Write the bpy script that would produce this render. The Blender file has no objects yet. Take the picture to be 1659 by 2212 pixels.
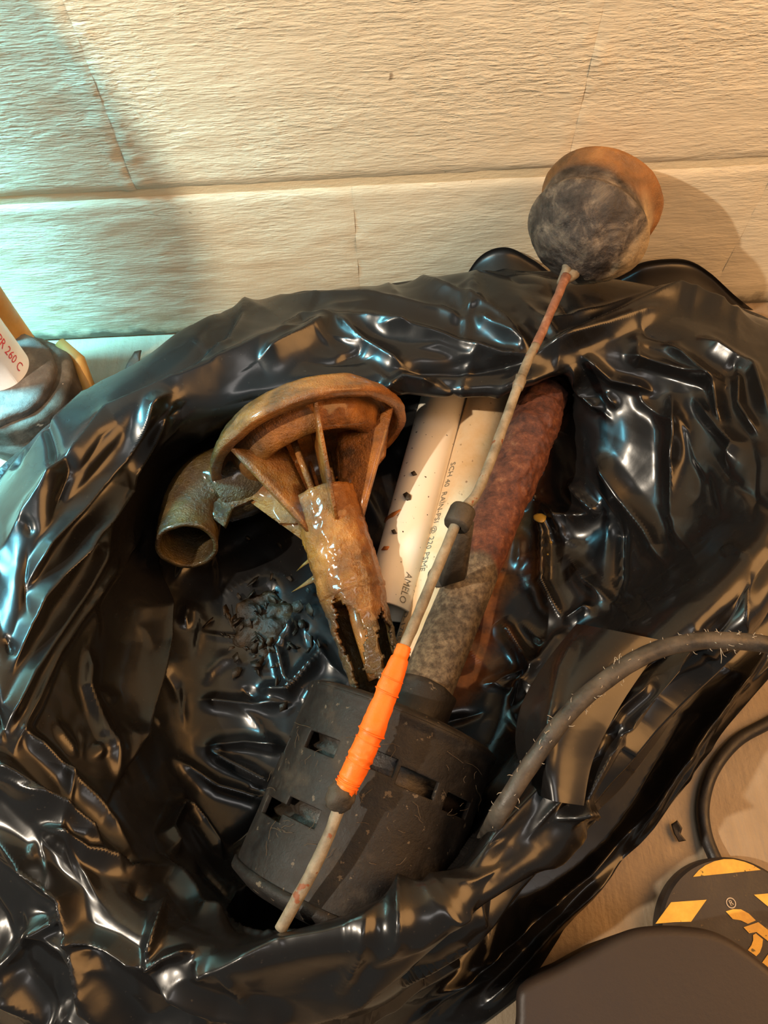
import bpy, bmesh, math, random
import numpy as np
from mathutils import Vector, Matrix, noise as mnoise

# ------------------------------------------------------------------ camera
W, H, F = 1659, 2212, 1597.0
PITCH, ROLL = math.radians(63), math.radians(3)
CAM = np.array([0.0, -0.584, 0.665])
_d = np.array([0, math.cos(PITCH), -math.sin(PITCH)])
_U = np.array([0, math.sin(PITCH), math.cos(PITCH)])
_X = np.array([1.0, 0, 0])
_r = math.cos(ROLL) * _X - math.sin(ROLL) * _U
_u = math.sin(ROLL) * _X + math.cos(ROLL) * _U
scene = bpy.context.scene
cam_data = bpy.data.cameras.new('camera')
cam_data.sensor_fit = 'VERTICAL'
cam_data.sensor_height = 24.0
cam_data.lens = 24.0 * F / H
cam_data.clip_start = 0.01
cam = bpy.data.objects.new('camera', cam_data)
scene.collection.objects.link(cam)
M = Matrix(((_r[0], _u[0], -_d[0], CAM[0]), (_r[1], _u[1], -_d[1], CAM[1]), (_r[2], _u[2], -_d[2], CAM[2]), (0, 0, 0, 1)))
cam.matrix_world = M
scene.camera = cam

def P(px, py, z=None, y=None):
    """a point of the photograph put back at its real height above the floor (or distance to the wall)"""
    v = _d + _r * (px - W / 2) / F - _u * (py - H / 2) / F
    t = (z - CAM[2]) / v[2] if z is not None else (y - CAM[1]) / v[1]
    return CAM + v * t
def PV(px, py, z=None, y=None):
    return Vector(P(px, py, z, y))

# ------------------------------------------------------------------ world, lights, exposure
world = bpy.data.worlds.new('world'); scene.world = world
world.use_nodes = True
bg = world.node_tree.nodes['Background']
bg.inputs[0].default_value = (0.88, 0.95, 0.90, 1)
bg.inputs[1].default_value = 0.20
vs = scene.view_settings
vs.view_transform = 'Standard'
vs.look = 'None'
vs.exposure = 0.0
vs.gamma = 1.0
vs.use_curve_mapping = False

def area(name, loc, target, size, power, color, shape='DISK', size_y=None):
    l = bpy.data.lights.new(name, 'AREA'); l.shape = shape; l.size = size
    if size_y: l.size_y = size_y
    l.energy = power; l.color = color
    o = bpy.data.objects.new(name, l); scene.collection.objects.link(o)
    o.location = loc
    o.rotation_euler = (Vector(target) - Vector(loc)).to_track_quat('-Z', 'Y').to_euler()
    return o
area('key_lamp', (-0.85, -0.62, 1.15), (0.05, -0.2, 0.1), 0.022, 20.0, (1.0, 0.85, 0.67))
area('orange_lamp', (1.25, -0.42, 1.15), (0.45, -0.1, 0.15), 1.2, 29.0, (1.0, 0.48, 0.15))
day = area('daylight_left', (-0.84, -0.10, 0.86), (-0.46, -0.01, 0.0), 0.25, 14.5, (0.20, 0.78, 1.0))
day.data.spread = math.radians(62)
area('overhead_fill', (0.2, -0.9, 2.2), (0.0, -0.4, 0.1), 0.9, 5.0, (1.0, 0.93, 0.88), 'RECTANGLE', 0.25)  # added overhead fill, gives the bag film something to reflect

# ------------------------------------------------------------------ helpers
COL = scene.collection
def finish(bm, name, mat, parent=None, smooth=True, autos=None):
    me = bpy.data.meshes.new(name)
    bm.normal_update()
    bm.to_mesh(me); bm.free()
    return meshobj(me, name, mat, parent, smooth)
def meshobj(me, name, mat, parent=None, smooth=True):
    o = bpy.data.objects.new(name, me); COL.objects.link(o)
    if mat is not None: me.materials.append(mat)
    if smooth: me.polygons.foreach_set('use_smooth', [True] * len(me.polygons))
    if parent is not None:
        o.parent = parent
        o.matrix_parent_inverse = parent.matrix_world.inverted()
    me.update()
    return o
def np_mesh(V, Fc, name, mat, parent=None, smooth=True):
    me = bpy.data.meshes.new(name)
    V = np.asarray(V, float); Fc = np.asarray(Fc)
    me.from_pydata([tuple(v) for v in V], [], [tuple(int(i) for i in f) for f in Fc])
    return meshobj(me, name, mat, parent, smooth)
def grid_mesh(G, name, mat, parent=None, wrapu=False, smooth=True):
    """G[v, u, 3] -> quads, fast"""
    nv, nu = G.shape[:2]
    idx = np.arange(nv * nu).reshape(nv, nu)
    if wrapu:
        idx = np.concatenate([idx, idx[:, :1]], 1)
    a = idx[:-1, :-1].ravel(); b = idx[:-1, 1:].ravel(); c = idx[1:, 1:].ravel(); e = idx[1:, :-1].ravel()
    F4 = np.stack([a, b, c, e], 1).astype(np.int32)
    me = bpy.data.meshes.new(name)
    me.vertices.add(nv * nu); me.vertices.foreach_set('co', G.reshape(-1).astype(np.float32))
    me.loops.add(F4.size); me.loops.foreach_set('vertex_index', F4.ravel())
    me.polygons.add(len(F4)); me.polygons.foreach_set('loop_start', np.arange(len(F4), dtype=np.int32) * 4)
    me.update(calc_edges=True); me.validate()
    return meshobj(me, name, mat, parent, smooth)
def thing(name, label, cat, loc, group=None):
    o = bpy.data.objects.new(name, None); COL.objects.link(o)
    o.empty_display_size = 0.02
    o.location = loc; o['label'] = label; o['category'] = cat
    if group: o['group'] = group
    bpy.context.view_layer.update()
    return o
def tag(o, label, cat, group=None):
    o['label'] = label; o['category'] = cat
    if group: o['group'] = group
    return o
def frame(axis, up=(0, 0, 1)):
    z = Vector(axis).normalized(); x = Vector(up).cross(z)
    if x.length < 1e-4: x = Vector((1, 0, 0)).cross(z)
    x.normalize(); y = z.cross(x)
    return Matrix((x, y, z)).transposed()
def lathe_bm(profile, origin, axis, seg=64, closed=False, wob=0.0, wfreq=20.0, seed=0, up=(0, 0, 1)):
    """profile: (t along axis, radius)"""
    R = frame(axis, up); o = Vector(origin)
    bm = bmesh.new(); rings = []
    for (t, rad) in profile:
        if rad < 1e-6:
            rings.append([bm.verts.new(o + R @ Vector((0, 0, t)))]); continue
        ring = []
        for i in range(seg):
            a = 2 * math.pi * i / seg
            rr = rad
            if wob:
                q = Vector((math.cos(a) * rad, math.sin(a) * rad, t)) * wfreq + Vector((seed, seed * 2.3, 0))
                rr += wob * mnoise.fractal(q, 1.0, 2.0, 4)
            ring.append(bm.verts.new(o + R @ Vector((rr * math.cos(a), rr * math.sin(a), t))))
        rings.append(ring)
    for A, B in zip(rings[:-1], rings[1:]):
        if len(A) == 1 and len(B) == 1: continue
        for i in range(seg):
            j = (i + 1) % seg
            if len(A) == 1: bm.faces.new((A[0], B[i], B[j]))
            elif len(B) == 1: bm.faces.new((A[i], B[0], A[j]))
            else: bm.faces.new((A[i], B[i], B[j], A[j]))
    bmesh.ops.recalc_face_normals(bm, faces=bm.faces[:])
    return bm
def dense(profile, step):
    out = []
    for (a, b) in zip(profile[:-1], profile[1:]):
        L = math.hypot(b[0] - a[0], b[1] - a[1]); n = max(1, int(L / step))
        for k in range(n): out.append((a[0] + (b[0] - a[0]) * k / n, a[1] + (b[1] - a[1]) * k / n))
    out.append(profile[-1]); return out
def catmull(pts, n, closed=False):
    pts = [np.asarray(p, float) for p in pts]; out = []
    m = len(pts)
    segs = m if closed else m - 1
    for s in range(segs):
        g = lambda i: pts[i % m] if closed else pts[max(0, min(m - 1, i))]
        p0, p1, p2, p3 = g(s - 1), g(s), g(s + 1), g(s + 2)
        for k in range(n):
            t = k / n
            out.append(0.5 * ((2 * p1) + (-p0 + p2) * t + (2 * p0 - 5 * p1 + 4 * p2 - p3) * t * t + (-p0 + 3 * p1 - 3 * p2 + p3) * t ** 3))
    if not closed: out.append(pts[-1])
    return np.array(out)
def tube_bm(pts, rad, seg=12, wob=0.0, wfreq=60.0, caps=True, squash=None):
    pts = [Vector(p) for p in pts]; n = len(pts)
    rads = rad if hasattr(rad, '__len__') else [rad] * n
    bm = bmesh.new(); rings = []
    nrm = None
    for i, q in enumerate(pts):
        tg = (pts[min(n - 1, i + 1)] - pts[max(0, i - 1)]).normalized()
        if nrm is None:
            nrm = Vector((0, 0, 1)).cross(tg)
            if nrm.length < 1e-3: nrm = Vector((1, 0, 0))
        nrm = (nrm - tg * nrm.dot(tg)).normalized(); bn = tg.cross(nrm)
        ring = []
        for k in range(seg):
            a = 2 * math.pi * k / seg
            rr = rads[i]
            if wob: rr += wob * mnoise.fractal((q + (nrm * math.cos(a) + bn * math.sin(a)) * rads[i]) * wfreq, 1.0, 2.0, 3)
            ring.append(bm.verts.new(q + nrm * (rr * math.cos(a)) + bn * (rr * math.sin(a) * (squash[i] if squash else 1))))
        rings.append(ring)
    for A, B in zip(rings[:-1], rings[1:]):
        for k in range(seg):
            j = (k + 1) % seg; bm.faces.new((A[k], A[j], B[j], B[k]))
    if caps:
        bm.faces.new(rings[0][::-1]); bm.faces.new(rings[-1])
    bmesh.ops.recalc_face_normals(bm, faces=bm.faces[:])
    return bm
def prism_bm(poly, z0, z1, bevel=0.0, bseg=3):
    """closed polygon (list of (x, y)) extruded between heights"""
    bm = bmesh.new()
    lo = [bm.verts.new((x, y, z0)) for x, y in poly]; hi = [bm.verts.new((x, y, z1)) for x, y in poly]
    top = bm.faces.new(hi); bm.faces.new(lo[::-1]); n = len(poly)
    for i in range(n):
        j = (i + 1) % n; bm.faces.new((lo[i], lo[j], hi[j], hi[i]))
    bmesh.ops.recalc_face_normals(bm, faces=bm.faces[:])
    if bevel:
        bmesh.ops.bevel(bm, geom=[e for e in top.edges], offset=bevel, segments=bseg, profile=0.5, affect='EDGES')
    return bm
def plate_bm(pts, thick, jit=0.0, sub=0):
    """flat polygon in space given a thickness"""
    pts = [Vector(p) for p in pts]; n = len(pts)
    nn = Vector((0, 0, 0))
    for i in range(n): nn += pts[i].cross(pts[(i + 1) % n])
    nn.normalize()
    bm = bmesh.new()
    A = [bm.verts.new(p + nn * thick / 2) for p in pts]; B = [bm.verts.new(p - nn * thick / 2) for p in pts]
    bm.faces.new(A); bm.faces.new(B[::-1])
    for i in range(n):
        j = (i + 1) % n; bm.faces.new((A[i], B[i], B[j], A[j]))
    bmesh.ops.recalc_face_normals(bm, faces=bm.faces[:])
    if sub:
        bmesh.ops.triangulate(bm, faces=bm.faces[:])
        bmesh.ops.subdivide_edges(bm, edges=bm.edges[:], cuts=sub, use_grid_fill=True)
        for v in bm.verts:
            v.co += mnoise.noise_vector(v.co * 90) * jit
    return bm
def join_bm(bms):
    out = bmesh.new()
    for b in bms:
        me = bpy.data.meshes.new('tmp'); b.to_mesh(me); b.free(); out.from_mesh(me); bpy.data.meshes.remove(me)
    return out

# ------------------------------------------------------------------ materials
def newmat(name):
    m = bpy.data.materials.new(name); m.use_nodes = True
    nt = m.node_tree; return m, nt, nt.nodes['Principled BSDF']
def N(nt, t, **kw):
    n = nt.nodes.new(t)
    for k, v in kw.items():
        if k in n.inputs: n.inputs[k].default_value = v
        else: setattr(n, k, v)
    return n
def coords(nt, scale=(1, 1, 1), rot=(0, 0, 0), kind='Object'):
    tc = N(nt, 'ShaderNodeTexCoord'); mp = N(nt, 'ShaderNodeMapping')
    mp.inputs['Scale'].default_value = scale; mp.inputs['Rotation'].default_value = rot
    nt.links.new(tc.outputs[kind], mp.inputs[0]); return mp.outputs[0]
def ramp(nt, fac, stops, interp='LINEAR'):
    r = N(nt, 'ShaderNodeValToRGB'); cr = r.color_ramp; cr.interpolation = interp
    while len(cr.elements) < len(stops): cr.elements.new(0.5)
    for e, (p, c) in zip(cr.elements, stops):
        e.position = p; e.color = (*c, 1) if len(c) == 3 else c
    nt.links.new(fac, r.inputs[0]); return r.outputs[0]
def noise(nt, vec, scale, detail=4, rough=0.55, dist=0.0):
    n = N(nt, 'ShaderNodeTexNoise'); n.inputs['Scale'].default_value = scale
    n.inputs['Detail'].default_value = detail; n.inputs['Roughness'].default_value = rough
    n.inputs['Distortion'].default_value = dist
    if vec is not None: nt.links.new(vec, n.inputs['Vector'])
    return n.outputs['Fac']
def mixc(nt, fac, a, b, mode='MIX'):
    m = N(nt, 'ShaderNodeMix'); m.data_type = 'RGBA'; m.blend_type = mode
    for sock, val in ((0, fac), (6, a), (7, b)):
        if isinstance(val, (int, float)): m.inputs[sock].default_value = val
        elif isinstance(val, tuple): m.inputs[sock].default_value = (*val, 1)
        else: nt.links.new(val, m.inputs[sock])
    return m.outputs[2]
def mathn(nt, op, a, b=0.5, c=None):
    m = N(nt, 'ShaderNodeMath'); m.operation = op
    for i, v in enumerate((a, b, c)):
        if v is None: continue
        if isinstance(v, (int, float)): m.inputs[i].default_value = v
        else: nt.links.new(v, m.inputs[i])
    return m.outputs[0]
def bump(nt, bsdf, height, dist=0.001, strength=1.0, prev=None):
    b = N(nt, 'ShaderNodeBump'); b.inputs['Strength'].default_value = strength; b.inputs['Distance'].default_value = dist
    nt.links.new(height, b.inputs['Height'])
    if prev is not None: nt.links.new(prev, b.inputs['Normal'])
    nt.links.new(b.outputs[0], bsdf.inputs['Normal']); return b.outputs[0]
def grimy(name, stops, scale=30, rough=(0.4, 0.7), bscale=120, bdist=0.0006, spec=0.5, speck=None, metallic=0.0, coat=0.0):
    m, nt, b = newmat(name)
    v = coords(nt)
    f = noise(nt, v, scale, 6, 0.65)
    c = ramp(nt, f, stops)
    if speck:
        col, sc, thr = speck
        s = ramp(nt, noise(nt, v, sc, 3, 0.6), [(thr, (0, 0, 0)), (thr + 0.03, (1, 1, 1))])
        c = mixc(nt, s, c, col)
    nt.links.new(c, b.inputs['Base Color'])
    rr = ramp(nt, noise(nt, v, scale * 2, 3), [(0.3, (rough[0],) * 3), (0.7, (rough[1],) * 3)])
    nt.links.new(rr, b.inputs['Roughness'])
    b.inputs['Specular IOR Level'].default_value = spec; b.inputs['Metallic'].default_value = metallic
    b.inputs['Coat Weight'].default_value = coat; b.inputs['Coat Roughness'].default_value = 0.15
    bump(nt, b, noise(nt, v, bscale, 6, 0.7), bdist)
    return m

# ---- painted block wall
def wall_material():
    m, nt, b = newmat('painted_block')
    v = coords(nt)
    strokes = noise(nt, coords(nt, (55, 1, 310), (0, math.radians(0.6), 0)), 1.0, 3, 0.62, 0.25)
    strokes2 = noise(nt, coords(nt, (45, 1, 700), (0, math.radians(-1.0), 0)), 1.0, 3, 0.7, 0.5)
    fade = ramp(nt, noise(nt, v, 9, 3), [(0.32, (0.25,) * 3), (0.62, (1,) * 3)])
    sep = N(nt, 'ShaderNodeSeparateXYZ'); nt.links.new(v, sep.inputs[0])
    up = ramp(nt, mathn(nt, 'MULTIPLY', sep.outputs[2], 2.0), [(0.05, (0.25,) * 3), (0.42, (0.6,) * 3), (0.55, (1,) * 3)])
    st = mathn(nt, 'MULTIPLY', ramp(nt, strokes, [(0.38, (0,) * 3), (0.66, (1,) * 3)]), fade)
    h = mathn(nt, 'ADD', st, mathn(nt, 'MULTIPLY', strokes2, 0.45))
    h = mathn(nt, 'MULTIPLY', h, up)
    h = mathn(nt, 'ADD', h, mathn(nt, 'MULTIPLY', noise(nt, v, 160, 4, 0.7), 0.22))
    base = ramp(nt, noise(nt, v, 7, 3), [(0.3, (0.76, 0.66, 0.47)), (0.7, (0.82, 0.73, 0.54))])
    # dirt near the floor, small specks
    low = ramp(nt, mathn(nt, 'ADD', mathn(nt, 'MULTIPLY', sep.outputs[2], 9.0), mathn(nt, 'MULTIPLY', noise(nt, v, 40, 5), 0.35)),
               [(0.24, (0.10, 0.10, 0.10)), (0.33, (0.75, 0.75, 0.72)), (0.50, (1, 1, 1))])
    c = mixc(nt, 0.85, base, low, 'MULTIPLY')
    sp = ramp(nt, noise(nt, coords(nt, (1, 1, 0.7)), 62, 2, 0.5), [(0.765, (0,) * 3), (0.79, (0.8,) * 3)])
    c = mixc(nt, sp, c, (0.20, 0.12, 0.055))
    sp2 = ramp(nt, noise(nt, v, 240, 2, 0.5), [(0.76, (0,) * 3), (0.80, (0.6,) * 3)])
    c = mixc(nt, sp2, c, (0.22, 0.15, 0.08))
    nt.links.new(c, b.inputs['Base Color'])
    b.inputs['Roughness'].default_value = 0.5; b.inputs['Specular IOR Level'].default_value = 0.35
    bump(nt, b, h, 0.0008)
    return m
def floor_material():
    m, nt, b = newmat('stained_concrete')
    v = coords(nt)
    c = ramp(nt, noise(nt, v, 5, 6, 0.6), [(0.3, (0.22, 0.16, 0.10)), (0.55, (0.29, 0.225, 0.15)), (0.75, (0.37, 0.31, 0.23))])
    st = ramp(nt, noise(nt, coords(nt, (120, 14, 1), (0, 0, math.radians(24))), 1.0, 3), [(0.35, (0.82,) * 3), (0.6, (1,) * 3)])
    c = mixc(nt, 0.7, c, st, 'MULTIPLY')
    sp = ramp(nt, noise(nt, v, 130, 3, 0.6), [(0.70, (0,) * 3), (0.76, (0.7,) * 3)])
    c = mixc(nt, sp, c, (0.17, 0.10, 0.05))
    nt.links.new(c, b.inputs['Base Color']); b.inputs['Roughness'].default_value = 0.55
    h = mathn(nt, 'ADD', noise(nt, coords(nt, (140, 10, 1), (0, 0, math.radians(24))), 1.0, 3), noise(nt, v, 220, 4))
    bump(nt, b, h, 0.0006)
    return m
def bag_material():
    m, nt, b = newmat('black_plastic_film')
    v = coords(nt)
    at = N(nt, 'ShaderNodeAttribute'); at.attribute_name = 'stain'
    dust = ramp(nt, noise(nt, v, 300, 3, 0.6), [(0.66, (0.0,) * 3), (0.76, (0.5,) * 3)])
    base = mixc(nt, dust, (0.0075, 0.0070, 0.0070), (0.05, 0.04, 0.03))
    rustc = ramp(nt, noise(nt, v, 60, 5, 0.6), [(0.3, (0.015, 0.006, 0.003)), (0.7, (0.15, 0.050, 0.012))])
    base = mixc(nt, at.outputs['Fac'], base, rustc)
    nt.links.new(base, b.inputs['Base Color'])
    r = ramp(nt, noise(nt, v, 14, 4, 0.6), [(0.3, (0.22,) * 3), (0.75, (0.34,) * 3)])
    nt.links.new(r, b.inputs['Roughness'])
    b.inputs['Specular IOR Level'].default_value = 0.36
    b.inputs['Coat Weight'].default_value = 0.25; b.inputs['Coat Roughness'].default_value = 0.13; b.inputs['Coat IOR'].default_value = 1.45
    b.inputs['IOR'].default_value = 1.5
    h = noise(nt, v, 70, 3, 0.5, 0.4)
    n1 = bump(nt, b, h, 0.00012)
    return m
MW = wall_material(); MF = floor_material(); MB = bag_material()
M_mortar, _nt, _b = newmat('painted_mortar'); _b.inputs['Base Color'].default_value = (0.80, 0.68, 0.45, 1); _b.inputs['Roughness'].default_value = 0.5
bump(_nt, _b, noise(_nt, coords(_nt, (1, 1, 3)), 110, 5, 0.7), 0.0007)

# ------------------------------------------------------------------ the wall and the floor
bm = bmesh.new()
bmesh.ops.create_grid(bm, x_segments=60, y_segments=60, size=1.4)
for v in bm.verts: v.co = Vector((v.co.x, v.co.y - 1.4 + 0.05, 0))
fl = finish(bm, 'floor', MF); fl['kind'] = 'structure'

bm = bmesh.new()
bmesh.ops.create_cube(bm, size=1)
for v in bm.verts: v.co = Vector((v.co.x * 2.8, v.co.y * 0.06 + 0.0322, v.co.z * 1.4 + 0.7))
wall = finish(bm, 'wall_back', M_mortar, smooth=False); wall['kind'] = 'structure'
BL, CH, JT = 0.3975, 0.1930, 0.009
X0 = -0.2126
def block(x0, x1, z0, z1, seed):
    bm = bmesh.new()
    w, h = x1 - x0, z1 - z0
    nx, nz = max(2, int(w / 0.006)), max(2, int(h / 0.004))
    rows = []
    for j in range(nz + 1):
        row = []
        for i in range(nx + 1):
            x = x0 + w * i / nx; z = z0 + h * j / nz
            ex = min(i, nx - i) * w / nx; ez = min(j, nz - j) * h / nz
            e = min(ez, ex * 2.5)
            y = -0.0006 * mnoise.fractal(Vector((x * 9, seed, z * 40)), 1, 2, 3) 
            y += 0.0022 * max(0, 1 - ez / 0.007) ** 1.5 + 0.0007 * max(0, 1 - ex / 0.009) * (0.5 + mnoise.noise(Vector((seed, z * 30, 0))))
            y += 0.0005 * mnoise.noise(Vector((x * 50, 0, z * 350)))
            if z0 > .1: y -= 0.0022 * max(0, 1 - abs(ex - .006) / .010) * max(0, mnoise.noise(Vector((x * 140, 3, z * 110))) + .25)
            row.append(bm.verts.new((x, y - 0.0005, z + 0.0012 * mnoise.noise(Vector((x * 16, seed, 0))) * (1 if j in (0, nz) else 0))))
        rows.append(row)
    for j in range(nz):
        for i in range(nx):
            bm.faces.new((rows[j][i], rows[j][i + 1], rows[j + 1][i + 1], rows[j + 1][i]))
    return bm
k = 0
for c in range(4):
    off = X0 + (BL / 2 if c % 2 == 0 else 0)
    for i in range(-3, 3):
        x0 = off + i * BL; x1 = x0 + BL
        if x1 < -0.9 or x0 > 1.0: continue
        gap = 0.0
        z0 = c * CH + (0.0 if c == 0 else JT / 2); z1 = (c + 1) * CH - JT / 2
        o = finish(block(x0 + gap, x1 - gap, z0, z1, k * 7.1), 'concrete_block', MW, wall); k += 1

# ------------------------------------------------------------------ the garbage bag
rng = np.random.RandomState(5)
# control columns, clockwise from the top; outer foot -> rim -> inner wall -> inner foot -> centre ; (px, py, height)
cols = [
 # top middle: the fold hangs over the pipe ends
 [(1090,690,.005),(1085,640,.05),(1082,590,.105),(1090,640,.125),(1095,730,.135),(1095,832,.125),(1090,760,.07),(1050,860,.025),(900,1200,.008)],
 [(1290,680,.005),(1285,640,.05),(1300,600,.105),(1310,650,.130),(1300,720,.140),(1260,800,.125),(1215,850,.08),(1150,980,.03),(930,1250,.008)],
 [(1520,700,.005),(1520,680,.06),(1500,640,.115),(1500,690,.135),(1480,760,.140),(1420,860,.12),(1330,970,.09),(1200,1120,.03),(950,1300,.008)],
 [(1720,760,.005),(1720,740,.07),(1700,720,.125),(1680,780,.145),(1620,860,.150),(1530,950,.125),(1400,1060,.085),(1230,1200,.03),(950,1350,.008)],
 [(1900,980,.005),(1850,960,.08),(1790,950,.145),(1740,970,.165),(1680,1010,.170),(1560,1080,.14),(1420,1160,.08),(1200,1280,.025),(950,1400,.008)],
 [(1850,1200,.005),(1775,1160,.03),(1760,1140,.155),(1700,1130,.175),(1640,1140,.175),(1520,1200,.14),(1380,1270,.075),(1170,1370,.02),(940,1450,.008)],
 [(1700,1420,.005),(1620,1345,.025),(1640,1330,.16),(1580,1300,.178),(1520,1290,.175),(1420,1320,.14),(1300,1380,.08),(1140,1450,.02),(930,1480,.008)],
 [(1560,1580,.005),(1465,1500,.022),(1500,1490,.145),(1430,1450,.172),(1370,1430,.172),(1290,1440,.14),(1210,1480,.08),(1110,1530,.02),(900,1520,.008)],
 [(1400,1780,.005),(1310,1700,.022),(1340,1690,.14),(1270,1640,.170),(1220,1610,.170),(1180,1600,.14),(1130,1610,.08),(1060,1640,.02),(880,1560,.008)],
 [(1250,1960,.005),(1150,1870,.022),(1180,1860,.14),(1110,1800,.168),(1080,1770,.168),(1060,1760,.14),(1040,1750,.08),(980,1740,.02),(850,1600,.008)],
 [(1095,2170,.005),(980,2070,.022),(1000,2050,.14),(960,1990,.168),(930,1950,.166),(920,1930,.13),(910,1900,.08),(880,1860,.02),(800,1640,.008)],
 [(760,2330,.005),(740,2260,.07),(720,2160,.14),(700,2070,.168),(700,2010,.166),(700,1990,.13),(700,1960,.08),(720,1890,.02),(760,1640,.008)],
 [(400,2420,.005),(420,2330,.07),(440,2200,.135),(450,2100,.165),(480,2030,.160),(500,1990,.12),(520,1940,.07),(560,1850,.02),(720,1640,.008)],
 [(50,2400,.005),(100,2280,.08),(170,2130,.135),(240,2030,.160),(300,1960,.155),(360,1900,.12),(420,1840,.06),(480,1770,.02),(700,1620,.008)],
 [(-250,2150,.005),(-180,2050,.08),(-60,1930,.14),(60,1850,.160),(140,1790,.155),(230,1740,.12),(330,1690,.06),(440,1640,.02),(690,1590,.008)],
 [(-350,1750,.005),(-280,1700,.08),(-160,1650,.145),(-40,1600,.168),(50,1570,.160),(170,1540,.12),(290,1510,.06),(420,1490,.02),(680,1550,.008)],
 [(-250,1400,.005),(-200,1380,.08),(-110,1350,.145),(-10,1330,.165),(80,1310,.155),(190,1290,.11),(300,1290,.05),(400,1320,.015),(680,1500,.008)],
 [(-60,1120,.005),(-60,1110,.06),(-30,1080,.12),(60,1080,.158),(140,1090,.155),(240,1100,.11),(320,1140,.05),(420,1200,.015),(690,1440,.008)],
 [(130,930,.005),(110,930,.06),(110,920,.12),(190,920,.148),(260,940,.150),(330,980,.11),(380,1030,.05),(470,1120,.015),(700,1380,.008)],
 [(310,800,.005),(300,800,.06),(300,800,.11),(370,810,.140),(440,850,.142),(500,900,.12),(520,930,.06),(570,1030,.015),(720,1320,.008)],
 [(560,700,.005),(550,680,.05),(545,660,.10),(600,700,.130),(650,760,.137),(700,830,.13),(700,840,.09),(700,960,.02),(760,1260,.008)],
 [(820,690,.005),(820,650,.05),(820,615,.10),(840,660,.128),(860,740,.137),(908,848,.127),(890,780,.075),(870,860,.02),(820,1220,.008)],
]
K = len(cols)
ctrl = np.array([[P(*c[:2], z=c[2]) for c in col] for col in cols])     # K, 9, 3
ctrl[:, :, 1] = np.minimum(ctrl[:, :, 1], -0.007)
def cubic_interp(A, n, axis, periodic):
    A = np.moveaxis(A, axis, 0); m = A.shape[0]
    t = np.linspace(0, m if periodic else m - 1, n, endpoint=not periodic)
    i = np.floor(t).astype(int)
    if not periodic: i = np.minimum(i, m - 2)
    f = (t - i).reshape(-1, *([1] * (A.ndim - 1)))
    g = (lambda j: A[j % m]) if periodic else (lambda j: A[np.clip(j, 0, m - 1)])
    p0, p1, p2, p3 = g(i - 1), g(i), g(i + 1), g(i + 2)
    R = 0.5 * (2 * p1 + (-p0 + p2) * f + (2 * p0 - 5 * p1 + 4 * p2 - p3) * f ** 2 + (-p0 + 3 * p1 - 3 * p2 + p3) * f ** 3)
    return np.moveaxis(R, 0, axis)
def vnoise(X, scale, seed, octaves=1):
    """cheap smooth noise: sum of random plane waves; X (...,3)"""
    r = np.random.RandomState(seed); out = np.zeros(X.shape[:-1])
    for k in range(14):
        d = r.normal(size=3); d /= np.linalg.norm(d)
        out += np.sin((X @ d) * scale * r.uniform(0.5, 1.6) + r.uniform(0, 6.28))
    return out / 14 ** 0.5
def normals(G, wrap):
    if wrap:
        du = np.roll(G, -1, 1) - np.roll(G, 1, 1)
    else:
        du = np.gradient(G, axis=1)
    dv = np.gradient(G, axis=0)
    n = np.cross(du, dv); n /= (np.linalg.norm(n, axis=-1, keepdims=True) + 1e-9)
    return n
def project(G):
    q = G - CAM; dd = q @ _d
    return W / 2 + F * (q @ _r) / dd, H / 2 - F * (q @ _u) / dd
class Folder:
    """raises creased ridges along fold lines; directions and positions come from the smooth surface, so folds never roll over themselves"""
    def __init__(self, G, wrap):
        self.G = G
        n = normals(G, wrap)
        for k in range(6):
            n[1:-1] = (n[1:-1] * 2 + n[2:] + n[:-2]); n = n + (np.roll(n, 1, 1) + np.roll(n, -1, 1)) * .5
            n /= np.linalg.norm(n, axis=-1, keepdims=True) + 1e-9
        view = CAM - G; view /= np.linalg.norm(view, axis=-1, keepdims=True)
        s = np.sum(n * view, -1); self.ok = np.abs(s) > 0.12
        self.n = n * np.where(s < 0, -1.0, 1.0)[..., None]
        # lean the push towards the viewer's side of steep places
        self.x, self.y = project(G)
    def stroke(self, pts, wl, wr, h, taper=5.0, gain=0.95):
        pts = np.array(pts, float); m = len(pts) - 1; w_ = max(wl, wr) + 2
        x0, y0 = pts.min(0) - w_; x1, y1 = pts.max(0) + w_
        sel = np.nonzero((self.x > x0) & (self.x < x1) & (self.y > y0) & (self.y < y1) & self.ok)
        if len(sel[0]) == 0: return
        x, y = self.x[sel], self.y[sel]
        best = np.full(x.shape, 1e9); side = np.zeros(x.shape); tt = np.zeros(x.shape)
        for k in range(m):
            a, b = pts[k], pts[k + 1]; ab = b - a; L2 = ab @ ab + 1e-9
            t = np.clip(((x - a[0]) * ab[0] + (y - a[1]) * ab[1]) / L2, 0, 1)
            dd = np.hypot(x - a[0] - t * ab[0], y - a[1] - t * ab[1]); cr = ab[0] * (y - a[1]) - ab[1] * (x - a[0])
            up = dd < best
            best = np.where(up, dd, best); side = np.where(up, np.sign(cr), side); tt = np.where(up, (k + t) / m, tt)
        w = np.where(side > 0, wr, wl)
        prof = np.clip(1 - best / w, 0, 1)
        prof = prof * prof * 1.2
        tp_ = np.clip(np.minimum(tt, 1 - tt) * taper + 0.12, 0, 1)
        self.G[sel] += self.n[sel] * (prof * tp_ * h * gain)[..., None]
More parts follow.
